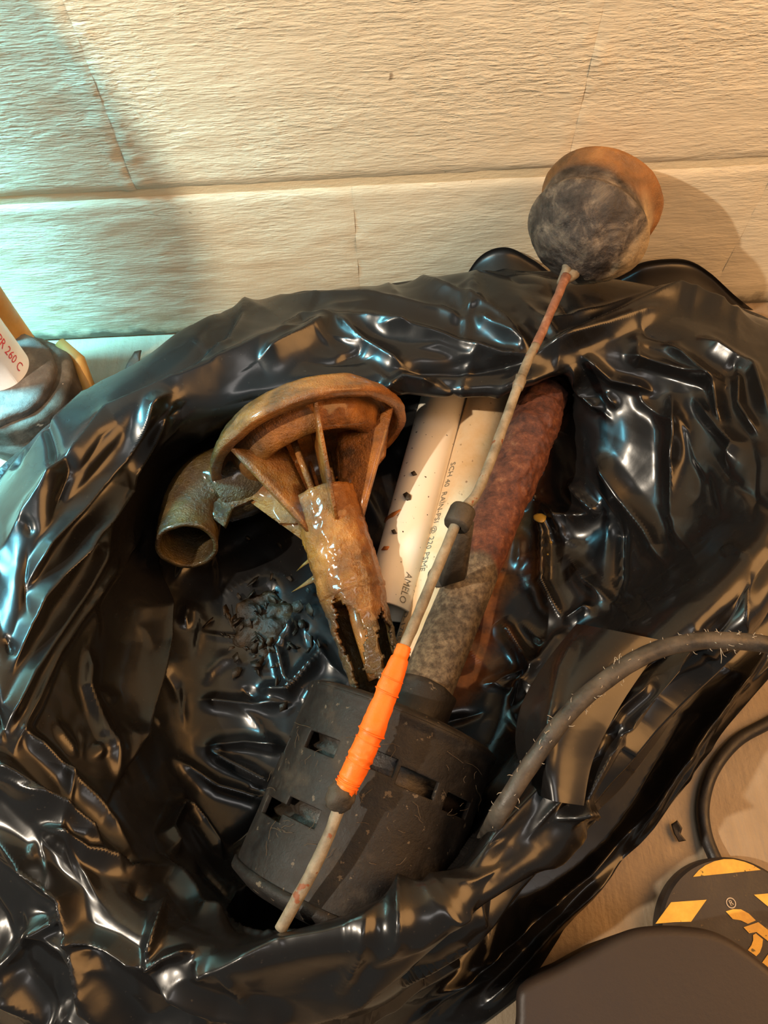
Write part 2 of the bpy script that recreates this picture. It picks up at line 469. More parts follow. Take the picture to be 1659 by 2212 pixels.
def relax(G, wrap, slack, iters, pull, T, bend=0.15, collide=None):
    def pairs(G, du, dv):
        A = G; 
        if wrap: B = np.roll(G, -du, 1)
        else: B = G[:, du:] if du >= 0 else G[:, :du]
        return B
    cons = []
    nv, nu = G.shape[:2]
    def rest(du, dv):
        A, B = sl(G, du, dv); return np.linalg.norm(B - A, axis=-1)
    def sl(X, du, dv):
        Xa = X[:nv - dv] if dv else X
        Xb = X[dv:] if dv else X
        if wrap: Xb = np.roll(Xb, -du, 1)
        elif du > 0: Xa, Xb = Xa[:, :-du], Xb[:, du:]
        elif du < 0: Xa, Xb = Xa[:, -du:], Xb[:, :du]
        return Xa, Xb
    kinds = [(1, 0, 1.0), (0, 1, 1.0), (1, 1, 0.8), (-1, 1, 0.8), (2, 0, bend), (0, 2, bend)]
    sa, _ = sl(slack, 1, 0)
    R = []
    for du, dv, w in kinds:
        s1, s2 = sl(slack, du, dv)
        R.append(rest(du, dv) * (1 + 0.5 * (s1 + s2)))
    X = G.copy()
    for it in range(iters):
        acc = np.zeros_like(X); cnt = np.zeros(X.shape[:2])
        for (du, dv, w), L in zip(kinds, R):
            A, B = sl(X, du, dv)
            D = B - A; l = np.linalg.norm(D, axis=-1) + 1e-9
            c = (0.5 * w * (l - L) / l)[..., None] * D
            # scatter
            if wrap:
                acc[:nv - dv if dv else nv] += c; cnt[:nv - dv if dv else nv] += w
                cb = np.roll(c, du, 1); acc[dv:] -= cb; cnt[dv:] += w
            else:
                ua = slice(0, nu - du) if du >= 0 else slice(-du, nu)
                ub = slice(du, nu) if du >= 0 else slice(0, nu + du)
                va = slice(0, nv - dv); vb = slice(dv, nv)
                acc[va, ua] += c; acc[vb, ub] -= c; cnt[va, ua] += w; cnt[vb, ub] += w
        X += 1.6 * acc / cnt[..., None]
        X += pull * (T - X)
        X[..., 1] = np.minimum(X[..., 1], -0.005); X[..., 2] = np.maximum(X[..., 2], 0.002)
        if collide: X = collide(X)
    return X
def upsample(G, wrap, crease=0.5):
    """double the grid; blend of linear (sharp facets) and cubic"""
    nv, nu = G.shape[:2]
    n2v = 2 * nv - 1; n2u = 2 * nu if wrap else 2 * nu - 1
    Cb = cubic_interp(cubic_interp(G, n2u, 1, wrap), n2v, 0, False)
    g = np.concatenate([G, G[:, :1]], 1) if wrap else G
    Lu = np.empty((nv, g.shape[1] * 2 - 1, 3)); Lu[:, ::2] = g; Lu[:, 1::2] = 0.5 * (g[:, :-1] + g[:, 1:])
    if wrap: Lu = Lu[:, :-1]
    L = np.empty((n2v, n2u, 3)); L[::2] = Lu; L[1::2] = 0.5 * (Lu[:-1] + Lu[1:])
    return crease * L + (1 - crease) * Cb

# capsules the bag must stay clear of (axis end points, radius)
MOTOR_A, MOTOR_B, MOTOR_R = PV(865, 1560, .098), PV(735, 1905, .088), 0.073
PIPE_A, PIPE_B, PIPE_R = PV(915, 1500, .100), PV(1180, 850, .075), 0.0205
PVC1_A, PVC1_B = PV(838, 1322, .042), PV(992, 730, .034)
PVC2_A, PVC2_B = PV(898, 1440, .040), PV(1093, 735, .034)
PVC_R = 0.0231
BASE_C = PV(665, 925, .105)
CAPS = [(MOTOR_A, MOTOR_B, MOTOR_R + .004), (PIPE_A, PIPE_B, PIPE_R + .004), (PVC1_A, PVC1_B, PVC_R + .003), (PVC2_A, PVC2_B, PVC_R + .003),
        (Vector((-.372, -.106, 0)), Vector((-.372, -.106, .012)), .069)]
def collide(X):
    for a, b, rad in CAPS:
        a = np.array(a); b = np.array(b); ab = b - a
        t = np.clip(((X - a) @ ab) / (ab @ ab), 0, 1)
        c = a + t[..., None] * ab; D = X - c; l = np.linalg.norm(D, axis=-1)
        push = np.clip(rad - l, 0, None)
        X = X + D / (l[..., None] + 1e-9) * push[..., None]
    X[..., 2] = np.maximum(X[..., 2], 0.002)
    return X

ctrl = np.concatenate([ctrl, np.tile(P(800, 1420, z=.006), (K, 1, 1))], 1)
def tri(x): return np.abs((x / 6.2832) % 1.0 - 0.5) * 4 - 1
def facets(G, amp, scale, seed, n=5):
    """random straight creases: folded sheet noise made of triangle waves"""
    r = np.random.RandomState(seed); out = np.zeros(G.shape[:-1])
    wx = np.stack([vnoise(G, scale * 0.35, seed + k) for k in range(3)], -1) * 0.5 / scale
    Y = G + wx * 2
    for k in range(n):
        d = r.normal(size=3); d /= np.linalg.norm(d); f = scale * r.uniform(0.6, 1.5)
        out += tri((Y @ d) * f + r.uniform(0, 6.28)) * np.clip(vnoise(G, scale * 0.3, seed + 20 + k) * 0.9 + 0.3, 0, 1)
    return amp * out / n ** 0.5
G = cubic_interp(cubic_interp(ctrl, 230, 0, True), 96, 1, False)     # u, v, 3
G = np.transpose(G, (1, 0, 2)).copy()                                  # v, u, 3
T = G.copy()
sl_ = 0.02 + 0.02 * vnoise(G, 14, 3).clip(-1, 1)
G = G + normals(G, True) * facets(G, 0.004, 26, 11)[..., None]
G = relax(G, True, sl_.clip(0.0, 0.05), 30, 0.03, T, 0.5, collide)
G = upsample(G, True, 0.15)
G = upsample(G, True, 0.15)
STROKES = [
 ([(-20,2060),(60,2110),(130,2215)], 40, 40, .012),
 ([(60,2230),(180,2160),(300,2215)], 40, 40, .010),
 ([(300,2240),(420,2190),(560,2225)], 40, 40, .010),
 ([(180,2090),(250,2150),(330,2240)], 30, 30, .009),
 ([(1660,1400),(1560,1520),(1440,1690),(1350,1830)], 22, 34, .012),
 ([(1340,1850),(1230,1970),(1120,2100),(1050,2170)], 24, 30, .010),
 # polyline px, left width, right width, height  (left/right of the drawing direction; negative = valley)
 ([(40,1010),(200,855),(390,740),(520,645)], 25, 55, .009),
 ([(235,885),(330,815),(420,765),(545,670)], 28, 28, -.009),
 ([(430,800),(500,745),(520,700),(540,650)], 26, 26, .006),
 ([(0,1200),(130,1030),(240,905),(350,850),(550,760),(720,690)], 40, 75, .013),
 ([(60,1260),(100,1180),(230,1010),(330,890),(372,862)], 24, 18, .011),
 ([(120,1240),(170,1150),(280,1010),(378,872)], 18, 30, .010),
 ([(30,1440),(80,1300),(150,1190),(230,1060),(265,1010)], 30, 40, .012),
 ([(0,1600),(60,1460),(160,1290),(240,1130)], 28, 45, .011),
 ([(30,1620),(110,1420),(210,1260),(250,1200)], 22, 30, .008),
 ([(340,1230),(337,1400),(300,1540),(245,1695)], 14, 130, .022),
 ([(190,1400),(180,1480),(205,1590),(245,1690)], 40, 14, .008),
 ([(40,1570),(150,1690),(290,1840)], 30, 24, .008),
 ([(-20,1620),(90,1735),(235,1855)], 26, 60, .016),
 ([(-20,1790),(80,1880),(150,1935),(165,1990),(210,2090),(290,2205)], 34, 40, .014),
 ([(90,1790),(180,1850),(330,1885)], 24, 30, .010),
 ([(30,2070),(80,2000),(150,1980)], 26, 30, .008),
 ([(160,2005),(250,2040),(325,2085)], 26, 20, .010),
 ([(325,2085),(340,1990),(350,1940)], 30, 26, .009),
 ([(320,2085),(360,2065),(420,2055)], 20, 20, .008),
 ([(350,1850),(410,1940),(430,1975),(505,2012)], 18, 26, .010),
 ([(0,1990),(50,2090),(120,2160),(130,2212)], 30, 26, .010),
 ([(380,2110),(600,2050),(800,2010),(940,1950),(1010,1870)], 40, 90, .012),
 ([(330,2100),(470,2170),(640,2200)], 40, 40, .010),
 ([(600,2240),(850,2090),(1100,1910),(1240,1810),(1292,1782)], 90, 22, .013),
 ([(680,2250),(1000,2000),(1300,1800),(1450,1540),(1600,1300)], 60, 70, -.020),
 ([(840,2240),(1100,2030),(1270,1890),(1400,1740),(1500,1590),(1659,1400)], 50, 50, .014),
 ([(1300,1920),(1400,1780),(1490,1650),(1570,1525),(1700,1400)], 30, 30, .008),
 ([(1140,1810),(1240,1650),(1330,1530),(1420,1440)], 34, 34, .010),
 ([(1200,1800),(1300,1630),(1400,1490),(1490,1390)], 30, 50, .012),
 ([(1292,1785),(1270,1740),(1240,1735),(1190,1770)], 26, 26, .010),
 ([(1240,1600),(1350,1480),(1470,1400)], 30, 30, -.006),
 ([(1270,965),(1340,1070),(1400,1150),(1445,1230)], 45, 60, .012),
 ([(1450,850),(1458,1000),(1475,1190)], 50, 50, .013),
 ([(1500,860),(1560,930),(1595,970),(1570,1010)], 40, 30, .010),
 ([(1260,770),(1320,820),(1410,845)], 26, 22, .009),
 ([(1230,790),(1260,850),(1300,892)], 24, 24, .009),
 ([(1350,765),(1460,800),(1570,835)], 30, 24, .009),
 ([(1430,740),(1540,830),(1570,930)], 30, 24, .010),
 ([(1590,800),(1600,880),(1640,940)], 20, 20, .010),
 ([(1500,735),(1620,800),(1670,920)], 30, 30, .010),
 ([(1020,690),(1080,725),(1150,772)], 30, 36, .010),
 ([(1150,772),(1300,700),(1460,640),(1620,690)], 30, 46, .012),
 ([(1190,690),(1330,662),(1460,635)], 20, 24, .007),
 ([(1165,765),(1300,715),(1435,672)], 24, 24, .007),
 ([(880,588),(1000,650),(1080,700),(1140,762)], 24, 40, .010),
 ([(720,690),(830,705),(950,735),(1080,775),(1150,778)], 30, 36, .012),
 ([(560,642),(800,648),(950,672),(1010,700)], 20, 30, .008),
 ([(600,740),(650,690),(720,690)], 20, 24, .007),
 ([(720,690),(790,745),(880,800)], 34, 34, .008),
 ([(560,790),(650,740),(720,695)], 30, 60, .010),
 ([(820,845),(870,820),(940,832)], 22, 22, .010),
 ([(860,880),(1040,845),(1200,800)], 30, 20, .008),
 ([(860,800),(1000,800),(1140,785)], 30, 20, -.010),
 ([(1300,1112),(1200,1115),(1160,1085),(1150,1060)], 60, 26, .010),
 ([(1160,1100),(1172,1160),(1170,1260),(1222,1350)], 26, 50, .012),
 ([(1340,1105),(1335,1240),(1310,1330)], 30, 30, -.010),
 ([(1225,1040),(1260,1080),(1300,1112)], 40, 30, .010),
 ([(1222,1350),(1285,1312)], 30, 30, .010),
 ([(1080,1340),(1120,1400),(1165,1455)], 30, 40, .011),
 ([(1225,1360),(1180,1430),(1110,1530)], 24, 30, .010),
 ([(440,1615),(530,1604),(625,1616)], 34, 26, .007),
 ([(445,1622),(520,1660),(600,1700)], 34, 30, .007),
 ([(370,1640),(470,1700),(590,1730)], 30, 34, .006),
 ([(560,1490),(620,1492),(700,1400)], 30, 40, .010),
 ([(620,1492),(600,1400),(640,1330)], 24, 24, .008),
 ([(430,1510),(520,1520),(630,1520)], 30, 34, .006),
 ([(390,1730),(360,1800),(385,1850)], 24, 30, .010),
 ([(390,1730),(430,1780),(480,1860)], 24, 24, .008),
]
T2 = G.copy()
fold = Folder(G, True)
for s_ in STROKES: fold.stroke(*s_)
rs_ = random.Random(12)
for k in range(320):
    x, y = rs_.uniform(-20, 1680), rs_.uniform(560, 2230)
    ang = math.atan2(y - 1400, x - 780) + math.pi / 2
    if x > 1100 and y < 1350: ang = math.radians(62) + rs_.gauss(0, .25)
    elif x < 500 or y > 1750: ang += rs_.gauss(0, .35)
    else: ang = rs_.uniform(0, 3.14)
    L = rs_.uniform(60, 220) * (1 if rs_.random() < .7 else .4)
    p_ = [(x, y)]
    for q_ in range(3):
        ang += rs_.gauss(0, .22); p_.append((p_[-1][0] + math.cos(ang) * L / 3, p_[-1][1] + math.sin(ang) * L / 3))
    w1, w2 = rs_.uniform(8, 40), rs_.uniform(8, 40)
    fold.stroke(p_, w1, w2, rs_.choice((1, 1, -1)) * min(w1, w2) * rs_.uniform(.00010, .00020), 3.0, 1.0)
G += fold.n * (facets(T2, 0.0042, 42, 31, 6) + facets(T2, 0.0016, 95, 57, 6) + facets(T2, 0.0005, 220, 77, 4))[..., None]
for k in range(1):
    G[1:-1] = 0.7 * G[1:-1] + 0.075 * (G[2:] + G[:-2] + np.roll(G, 1, 1)[1:-1] + np.roll(G, -1, 1)[1:-1])
G[..., 1] = np.minimum(G[..., 1], -0.005)
G = collide(G)
bag = thing('garbage_bag', 'open black plastic garbage bag with crumpled rim holding old pump parts', 'garbage bag', (0.0, -0.4, 0.0))
film = grid_mesh(G, 'bag_film', MB, bag, wrapu=True)
def stain_attr(o, fn):
    me = o.data; n = len(me.vertices); co = np.empty(n * 3, np.float32); me.vertices.foreach_get('co', co)
    co = co.reshape(-1, 3)
    if o.parent is not None: pass
    at = me.attributes.new('stain', 'FLOAT', 'POINT'); at.data.foreach_set('value', fn(co).astype(np.float32))
def stain_fn(co):
    a = np.array(P(1120, 900, .02)); b = np.array(P(1030, 1420, .02)); ab = b - a
    t = np.clip((co - a) @ ab / (ab @ ab), 0, 1); dd = np.linalg.norm((co - a - t[:, None] * ab)[:, :2], axis=1)
    w = 0.026 + 0.012 * vnoise(co, 90, 4)
    return np.clip(1.3 - dd / w, 0, 1) ** 0.8 * (co[:, 2] < 0.075)
stain_attr(film, stain_fn)

# ------------------------------------------------------------------ pvc pipes
m, nt, b = newmat('dirty_white_pvc'); v = coords(nt)
c = ramp(nt, noise(nt, v, 12, 4), [(0.3, (0.80, 0.72, 0.56)), (0.7, (0.86, 0.80, 0.68))])
s1 = ramp(nt, noise(nt, coords(nt, (1, 1, 1)), 210, 2), [(0.70, (0,) * 3), (0.73, (1,) * 3)])
c = mixc(nt, s1, c, (0.03, 0.025, 0.015)); nt.links.new(c, b.inputs['Base Color']); b.inputs['Roughness'].default_value = 0.4
M_PVC1 = m
m, nt, b = newmat('yellowed_pvc'); v = coords(nt)
c = ramp(nt, noise(nt, v, 14, 5, 0.65), [(0.3, (0.62, 0.36, 0.14)), (0.5, (0.72, 0.50, 0.28)), (0.72, (0.78, 0.62, 0.42))])
sep = N(nt, 'ShaderNodeSeparateXYZ'); nt.links.new(v, sep.inputs[0])
s1 = ramp(nt, noise(nt, v, 160, 3), [(0.66, (0,) * 3), (0.74, (0.8,) * 3)])
c = mixc(nt, s1, c, (0.22, 0.10, 0.04)); nt.links.new(c, b.inputs['Base Color']); b.inputs['Roughness'].default_value = 0.5
bump(nt, b, noise(nt, v, 200, 4), 0.0003)
M_PVC2 = m
def flatmat(name, col, rough=0.5, spec=0.5, metallic=0.0):
    m, nt, b = newmat(name); b.inputs['Base Color'].default_value = (*col, 1); b.inputs['Roughness'].default_value = rough
    b.inputs['Specular IOR Level'].default_value = spec; b.inputs['Metallic'].default_value = metallic
    return m
M_INK = flatmat('grey_ink', (0.17, 0.15, 0.11), 0.6)
def pvc(name, label, A, B, mat, r=PVC_R):
    A, B = Vector(A), Vector(B); L = (B - A).length
    t = thing(name, label, 'pipe', (A.x, A.y, 0))
    prof = dense([(0.006, r - .0035), (0.0, r - .0033), (0.0, r), (L, r)], 0.02)
    bm = lathe_bm([(L, r - .0035), (0.001, r - .0035), (0.0, r - .003), (0.0, r - .0006), (0.0006, r)] + [(L * k / 12, r) for k in range(1, 13)], A, B - A, 64)
    finish(bm, 'pipe_wall', mat, t)
    return t
def wrap_text(txt, size, A, B, r, start, ang, mat, parent, name='printed_text', flip=1, eps=0.0004):
    """lettering lying on a tube, running from A towards B"""
    cu = bpy.data.curves.new('txt', 'FONT'); cu.body = txt; cu.size = size; cu.offset = 0.0
    cu.resolution_u = 2
    to = bpy.data.objects.new('txt', cu); COL.objects.link(to)
    dg = bpy.context.evaluated_depsgraph_get()
    me = bpy.data.meshes.new_from_object(to.evaluated_get(dg)); bpy.data.objects.remove(to)
    bm = bmesh.new(); bm.from_mesh(me); bpy.data.meshes.remove(me)
    bmesh.ops.triangulate(bm, faces=bm.faces[:])
    A, B = Vector(A), Vector(B); ax = (B - A).normalized(); R = frame(ax)
    for v in bm.verts:
        x, y = v.co.x, v.co.y
        a = ang - flip * y / r
        v.co = A + ax * (start + x) + R @ Vector((math.cos(a), math.sin(a), 0)) * (r + eps)
    return finish(bm, name, mat, parent, smooth=False)
p1 = pvc('pvc_pipe', 'white speckled pvc pipe leftmost in the bag, beside the orange pump base', PVC1_A, PVC1_B, M_PVC1)
p2 = pvc('pvc_pipe', 'yellowed pvc pipe lying between the white pipe and the rusty pipe', PVC2_A, PVC2_B, M_PVC2)
def sheet(rows, nu, nv, name, mat, parent, amp=0.0, seed=1, strokes=()):
    """a loose flap: rows of control points"""
    A = np.array([[np.array(q) for q in r] for r in rows])
    S = cubic_interp(cubic_interp(A, nu, 1, False), nv, 0, False)
    if amp: S = S + normals(S, False) * facets(S, amp, 60, seed)[..., None]
    if strokes:
        fd = Folder(S, False)
        for s_ in strokes: fd.stroke(*s_)
    S[..., 1] = np.minimum(S[..., 1], -0.004)
    o = grid_mesh(S, name, mat, parent)
    return o
MBM, nt, b = newmat('dull_plastic_film'); b.inputs['Base Color'].default_value = (0.016, 0.014, 0.013, 1)
b.inputs['Roughness'].default_value = 0.42; b.inputs['Specular IOR Level'].default_value = 0.6
bump(nt, b, noise(nt, coords(nt), 50, 3), 0.0004)
top = [(985,640),(1030,560),(1090,534),(1150,560),(1210,600),(1290,612),(1350,585),(1400,564),(1480,561),(1535,590),(1590,640),(1659,690),(1740,720)]
rowa = [P(x, y, y=-.009) for x, y in top]
rowb = [P(x, y + 32, y=-.020) for x, y in top]
rowc = [P(x * .97 + 36, 700 + (x - 985) * .09, z=.105) for x, y in top]
sheet([rowa, rowb, rowc], 150, 40, 'hem_flap', MBM, bag, 0.0015, 5)
rA = [P(*q[:2], z=q[2]) for q in [(1245,1348,.150),(1175,1435,.158),(1125,1530,.160),(1114,1620,.160),(1150,1712,.162)]]
rM = [P(*q[:2], z=q[2]) for q in [(1330,1362,.186),(1265,1440,.190),(1215,1530,.190),(1185,1620,.188),(1195,1730,.184)]]
rB = [P(*q[:2], z=q[2]) for q in [(1440,1385,.186),(1390,1450,.186),(1330,1540,.184),(1280,1640,.180),(1260,1740,.176)]]
sheet([rA, rM, rB], 100, 60, 'drape_flap', MB, bag, 0.002, 9, [([(1260,1360),(1215,1450),(1190,1560),(1180,1680)], 20, 30, .004)])

# ------------------------------------------------------------------ printed lettering on the pipes
def pang(A, B, px, py, r):
    """angle round the tube A-B seen at a pixel, and distance along it"""
    A, B = Vector(A), Vector(B); ax = (B - A).normalized(); R = frame(ax)
    o = Vector(CAM); v = Vector(_d + _r * (px - W / 2) / F - _u * (py - H / 2) / F)
    oc = o - A; vp = v - ax * v.dot(ax); op = oc - ax * oc.dot(ax)
    a = vp.dot(vp); bq = 2 * vp.dot(op); c = op.dot(op) - r * r
    D = bq * bq - 4 * a * c
    t = (-bq - math.sqrt(max(D, 0))) / (2 * a); q = o + v * t
    l = R.transposed() @ (q - A)
    return math.atan2(l.y, l.x), l.z
for (txt, px, py, px2, py2, A, B, par, size) in [
    ('SCH 40  RAIN-PSI @ 220 PSME', 975, 1000, 925, 1200, PVC2_A, PVC2_B, p2, .0090),
    ('ASTM D-1785-E  PVC', 893, 1262, 868, 1380, PVC2_A, PVC2_B, p2, .0095),
    ('AMELO', 878, 1235, 866, 1310, PVC1_A, PVC1_B, p1, .0090)]:
    an, t0 = pang(A, B, px, py, PVC_R)
    # reads from the far end towards the near end
    o = wrap_text(txt, size, B, A, PVC_R, (Vector(B) - Vector(A)).length - t0, 0, M_INK, par)
    R = frame(Vector(A) - Vector(B)); Rb = frame(Vector(B) - Vector(A))
    # turn the lettering about the tube to the wanted side
    q = Vector(A) + Rb @ Vector((math.cos(an) * PVC_R, math.sin(an) * PVC_R, t0))
    l = R.transposed() @ (q - Vector(B)); an2 = math.atan2(l.y, l.x)
    ax = (Vector(A) - Vector(B)).normalized()
    rot = Matrix.Translation(Vector(B)) @ Matrix.Rotation(an2, 4, ax) @ Matrix.Translation(-Vector(B))
    o.data.transform(rot)

# ------------------------------------------------------------------ sump pump: motor, column, rod guide
M_MOTOR = grimy('dusty_black_housing', [(0.3, (0.005, 0.004, 0.004)), (0.56, (0.013, 0.010, 0.008)), (0.72, (0.045, 0.034, 0.024))], 34, (0.48, 0.7), 200, .0007, 0.38, ((0.10, 0.075, 0.05), 150, .66))
M_DARK = grimy('oily_dark_metal', [(0.3, (0.006, 0.005, 0.004)), (0.7, (0.03, 0.02, 0.012))], 60, (0.2, 0.45), 200, .0006)
pump = thing('sump_pump', 'black motor of an old sump pump with its rusty column pipe lying in the bag', 'pump', (MOTOR_A.x, MOTOR_A.y, 0))
ax = (MOTOR_B - MOTOR_A); ML = ax.length + 0.012; ax.normalize(); Rm = frame(ax)
nth, nt_ = 144, 44
slots = []
for px, py in [(578, 1593), (695, 1602), (815, 1642), (905, 1690), (992, 1742), (588, 1742), (645, 1757)]:
    slots.append(pang(MOTOR_A, MOTOR_B, px, py, MOTOR_R))
bm = bmesh.new(); rings = []
for j in range(nt_ + 1):
    t = ML * j / nt_
    ring = []
    for i in range(nth):
        a = 2 * math.pi * i / nth
        rr = MOTOR_R + (0.0016 if t < 0.004 else 0) + 0.0004 * mnoise.noise(Vector((a * 3, t * 60, 0)))
        ring.append(bm.verts.new(MOTOR_A + Rm @ Vector((rr * math.cos(a), rr * math.sin(a), t))))
    rings.append(ring)
for j in range(nt_):
    for i in range(nth):
        a = 2 * math.pi * (i + .5) / nth; t = ML * (j + .5) / nt_
        hole = False
        for (sa, st) in slots:
            da = (a - sa + math.pi) % (2 * math.pi) - math.pi
            if abs(da) * MOTOR_R < 0.0135 and abs(t - st) < 0.0058: hole = True
        if hole: continue
        k2 = (i + 1) % nth
        bm.faces.new((rings[j][i], rings[j][k2], rings[j + 1][k2], rings[j + 1][i]))
bmesh.ops.recalc_face_normals(bm, faces=bm.faces[:])
hs = finish(bm, 'motor_housing', M_MOTOR, pump)
sm = hs.modifiers.new('thick', 'SOLIDIFY'); sm.thickness = 0.0035; sm.offset = -1; sm.use_even_offset = True
bv = hs.modifiers.new('edge', 'BEVEL'); bv.width = 0.0006; bv.segments = 2; bv.limit_method = 'ANGLE'; bv.angle_limit = 0.9
core = lathe_bm([(0.004, 0)] + [(0.004 + k * .004, MOTOR_R - .012 + (.004 if k % 2 else 0)) for k in range(int((ML - .012) / .004))] + [(ML - .008, 0)], MOTOR_A, ax, 60, wob=.002, wfreq=120)
finish(core, 'motor_winding', M_DARK, pump)
capb = lathe_bm([(-.0095, 0.0), (-.0095, .026), (-.0075, .034), (-.006, .058), (-.004, MOTOR_R - .004), (-.0015, MOTOR_R + .0012), (.0015, MOTOR_R + .0012), (.0015, MOTOR_R - .006)], MOTOR_A, ax, 96, wob=.0006, wfreq=90)
finish(capb, 'top_cap', M_MOTOR, pump)
capc = lathe_bm([(ML - .002, MOTOR_R - .006), (ML - .002, MOTOR_R + .002), (ML + .004, MOTOR_R + .002), (ML + .010, MOTOR_R - .010), (ML + .013, .03), (ML + .013, 0)], MOTOR_A, ax, 96, wob=.0008, wfreq=80)
finish(capc, 'bottom_cap', M_MOTOR, pump)
pax = (PIPE_B - PIPE_A); PL = pax.length; pax.normalize()
finish(lathe_bm(dense([(-.040, .0), (-.040, .030), (-.028, .0275), (-.022, .0245), (.004, .0245), (.006, .021)], .004), PIPE_A, pax, 64, wob=.0008, wfreq=120), 'pipe_collar', M_MOTOR, pump)
# column pipe : grey speckled below, rusted and crusted above
m, nt, b = newmat('rusting_column'); v = coords(nt)
at = N(nt, 'ShaderNodeAttribute'); at.attribute_name = 'stain'
g = ramp(nt, noise(nt, v, 190, 6, 0.7), [(0.30, (0.030, 0.020, 0.012)), (0.45, (0.12, 0.085, 0.052)), (0.66, (0.30, 0.23, 0.145))])
blot = ramp(nt, noise(nt, v, 26, 4, 0.6), [(0.35, (0.25,) * 3), (0.6, (1,) * 3)]); g = mixc(nt, 0.8, g, blot, 'MULTIPLY')
rs = ramp(nt, noise(nt, v, 75, 8, 0.8), [(0.30, (0.022, 0.009, 0.006)), (0.42, (0.075, 0.022, 0.012)), (0.54, (0.16, 0.048, 0.022)), (0.64, (0.26, 0.10, 0.045)), (0.74, (0.42, 0.30, 0.17))])
nt.links.new(mixc(nt, at.outputs['Fac'], g, rs), b.inputs['Base Color'])
b.inputs['Roughness'].default_value = 0.55
bump(nt, b, noise(nt, v, 230, 7, 0.8), .0020)
M_COL = m
prof = []
for k in range(171):
    t = PL * k / 170; f = k / 170
    rr = PIPE_R
    if f > .40: rr += .0006
    if f > .60: rr += .0024 * min(1, (f - .60) / .08)
    if f > .93: rr -= .0016
    prof.append((t, rr))
prof = [(0.0, 0)] + prof + [(PL, 0)]
bm = lathe_bm(prof, PIPE_A, pax, 96)
Rp = frame(pax)
for vv in bm.verts:
    l = Rp.transposed() @ (vv.co - PIPE_A); f = l.z / PL
    rad = math.hypot(l.x, l.y)
    if rad < 1e-5: continue
    amp = .0002 + (.0006 if f > .36 else 0) + (.0012 if f > .6 else 0)
    dr = amp * mnoise.fractal(l * 70, 1, 2, 5) + (0.0009 * mnoise.noise(l * 260) if f > .6 else 0)
    vv.co += (Rp @ Vector((l.x, l.y, 0)).normalized()) * dr
pipe = finish(bm, 'column_pipe', M_COL, pump)
def col_stain(co):
    c = (co - np.array(PIPE_A)) @ np.array(pax) / PL
    return np.clip((c - 0.34 + 0.03 * vnoise(co, 120, 3) - 0.6 * (co - np.array(PIPE_A)) @ np.array([-.9, 0, 0]) * 0) / 0.03, 0, 1)
stain_attr(pipe, col_stain)

# ------------------------------------------------------------------ float rod
M_ROD = grimy('dirty_rod', [(0.3, (0.10, 0.08, 0.055)), (0.55, (0.24, 0.20, 0.14)), (0.75, (0.36, 0.31, 0.23))], 70, (0.45, 0.65), 260, .0005, 0.4, ((0.20, 0.07, 0.03), 90, .63))
M_RODR = grimy('rusty_rod', [(0.3, (0.12, 0.05, 0.03)), (0.55, (0.26, 0.12, 0.075)), (0.75, (0.40, 0.27, 0.18))], 80, (0.5, 0.7), 260, .0007, 0.3)
M_TAPE = grimy('orange_tape', [(0.2, (0.86, 0.14, 0.012)), (0.8, (1.0, 0.20, 0.02))], 20, (0.35, 0.5), 90, .0006, 0.4)
M_BLKG = grimy('grimy_black_rubber', [(0.3, (0.02, 0.016, 0.012)), (0.6, (0.06, 0.048, 0.034)), (0.8, (0.14, 0.11, 0.075))], 60, (0.5, 0.75), 220, .0007)
rodpx = [(606,2008,.170),(690,1850,.184),(745,1715,.193),(795,1600,.198),(872,1400,.200),(900,1335,.2),(992,1118,.198),(1040,1045,.196),(1130,805,.190),(1165,730,.187),(1200,650,.184),(1222,598,.180)]
rp = [PV(x, y, z) for x, y, z in rodpx]
rod = thing('float_rod', 'long thin metal rod with orange tape and a round float resting on the rim', 'pump float', (rp[0].x, rp[0].y, 0))
pts = catmull([tuple(q) for q in rp], 12)
nR = len(pts)
finish(tube_bm(pts[:int(nR * .80)], .0037, 14, .0004, 90), 'rod', M_ROD, rod)
finish(tube_bm(pts[int(nR * .80) - 1:], [.0037 + .0009 * max(0, (i / (nR * .2)) - .75) * 4 for i in range(nR - int(nR * .80) + 1)], 14, .0005, 120), 'rusty_rod_end', M_RODR, rod)['label'] = 'rusted reddish end of the rod'
tp = [PV(x, y, z) for x, y, z in [(740,1712,.1935),(795,1600,.198),(873,1396,.2005)]]
tpts = catmull([tuple(q) for q in tp], 40); nT = len(tpts)
def tr(i):
    f = i / (nT - 1); saw = (f * 5.5) % 1
    base = .0060 + .0016 * math.sin(math.pi * min(1, f * 1.1)) 
    return base + .0007 * (1 - saw) - (0.0016 if f > .9 else 0) + .0004 * mnoise.noise(Vector((f * 30, 0, 0)))
finish(tube_bm(tpts, [tr(i) for i in range(nT)], 24, .0007, 110), 'orange_tape', M_TAPE, rod)
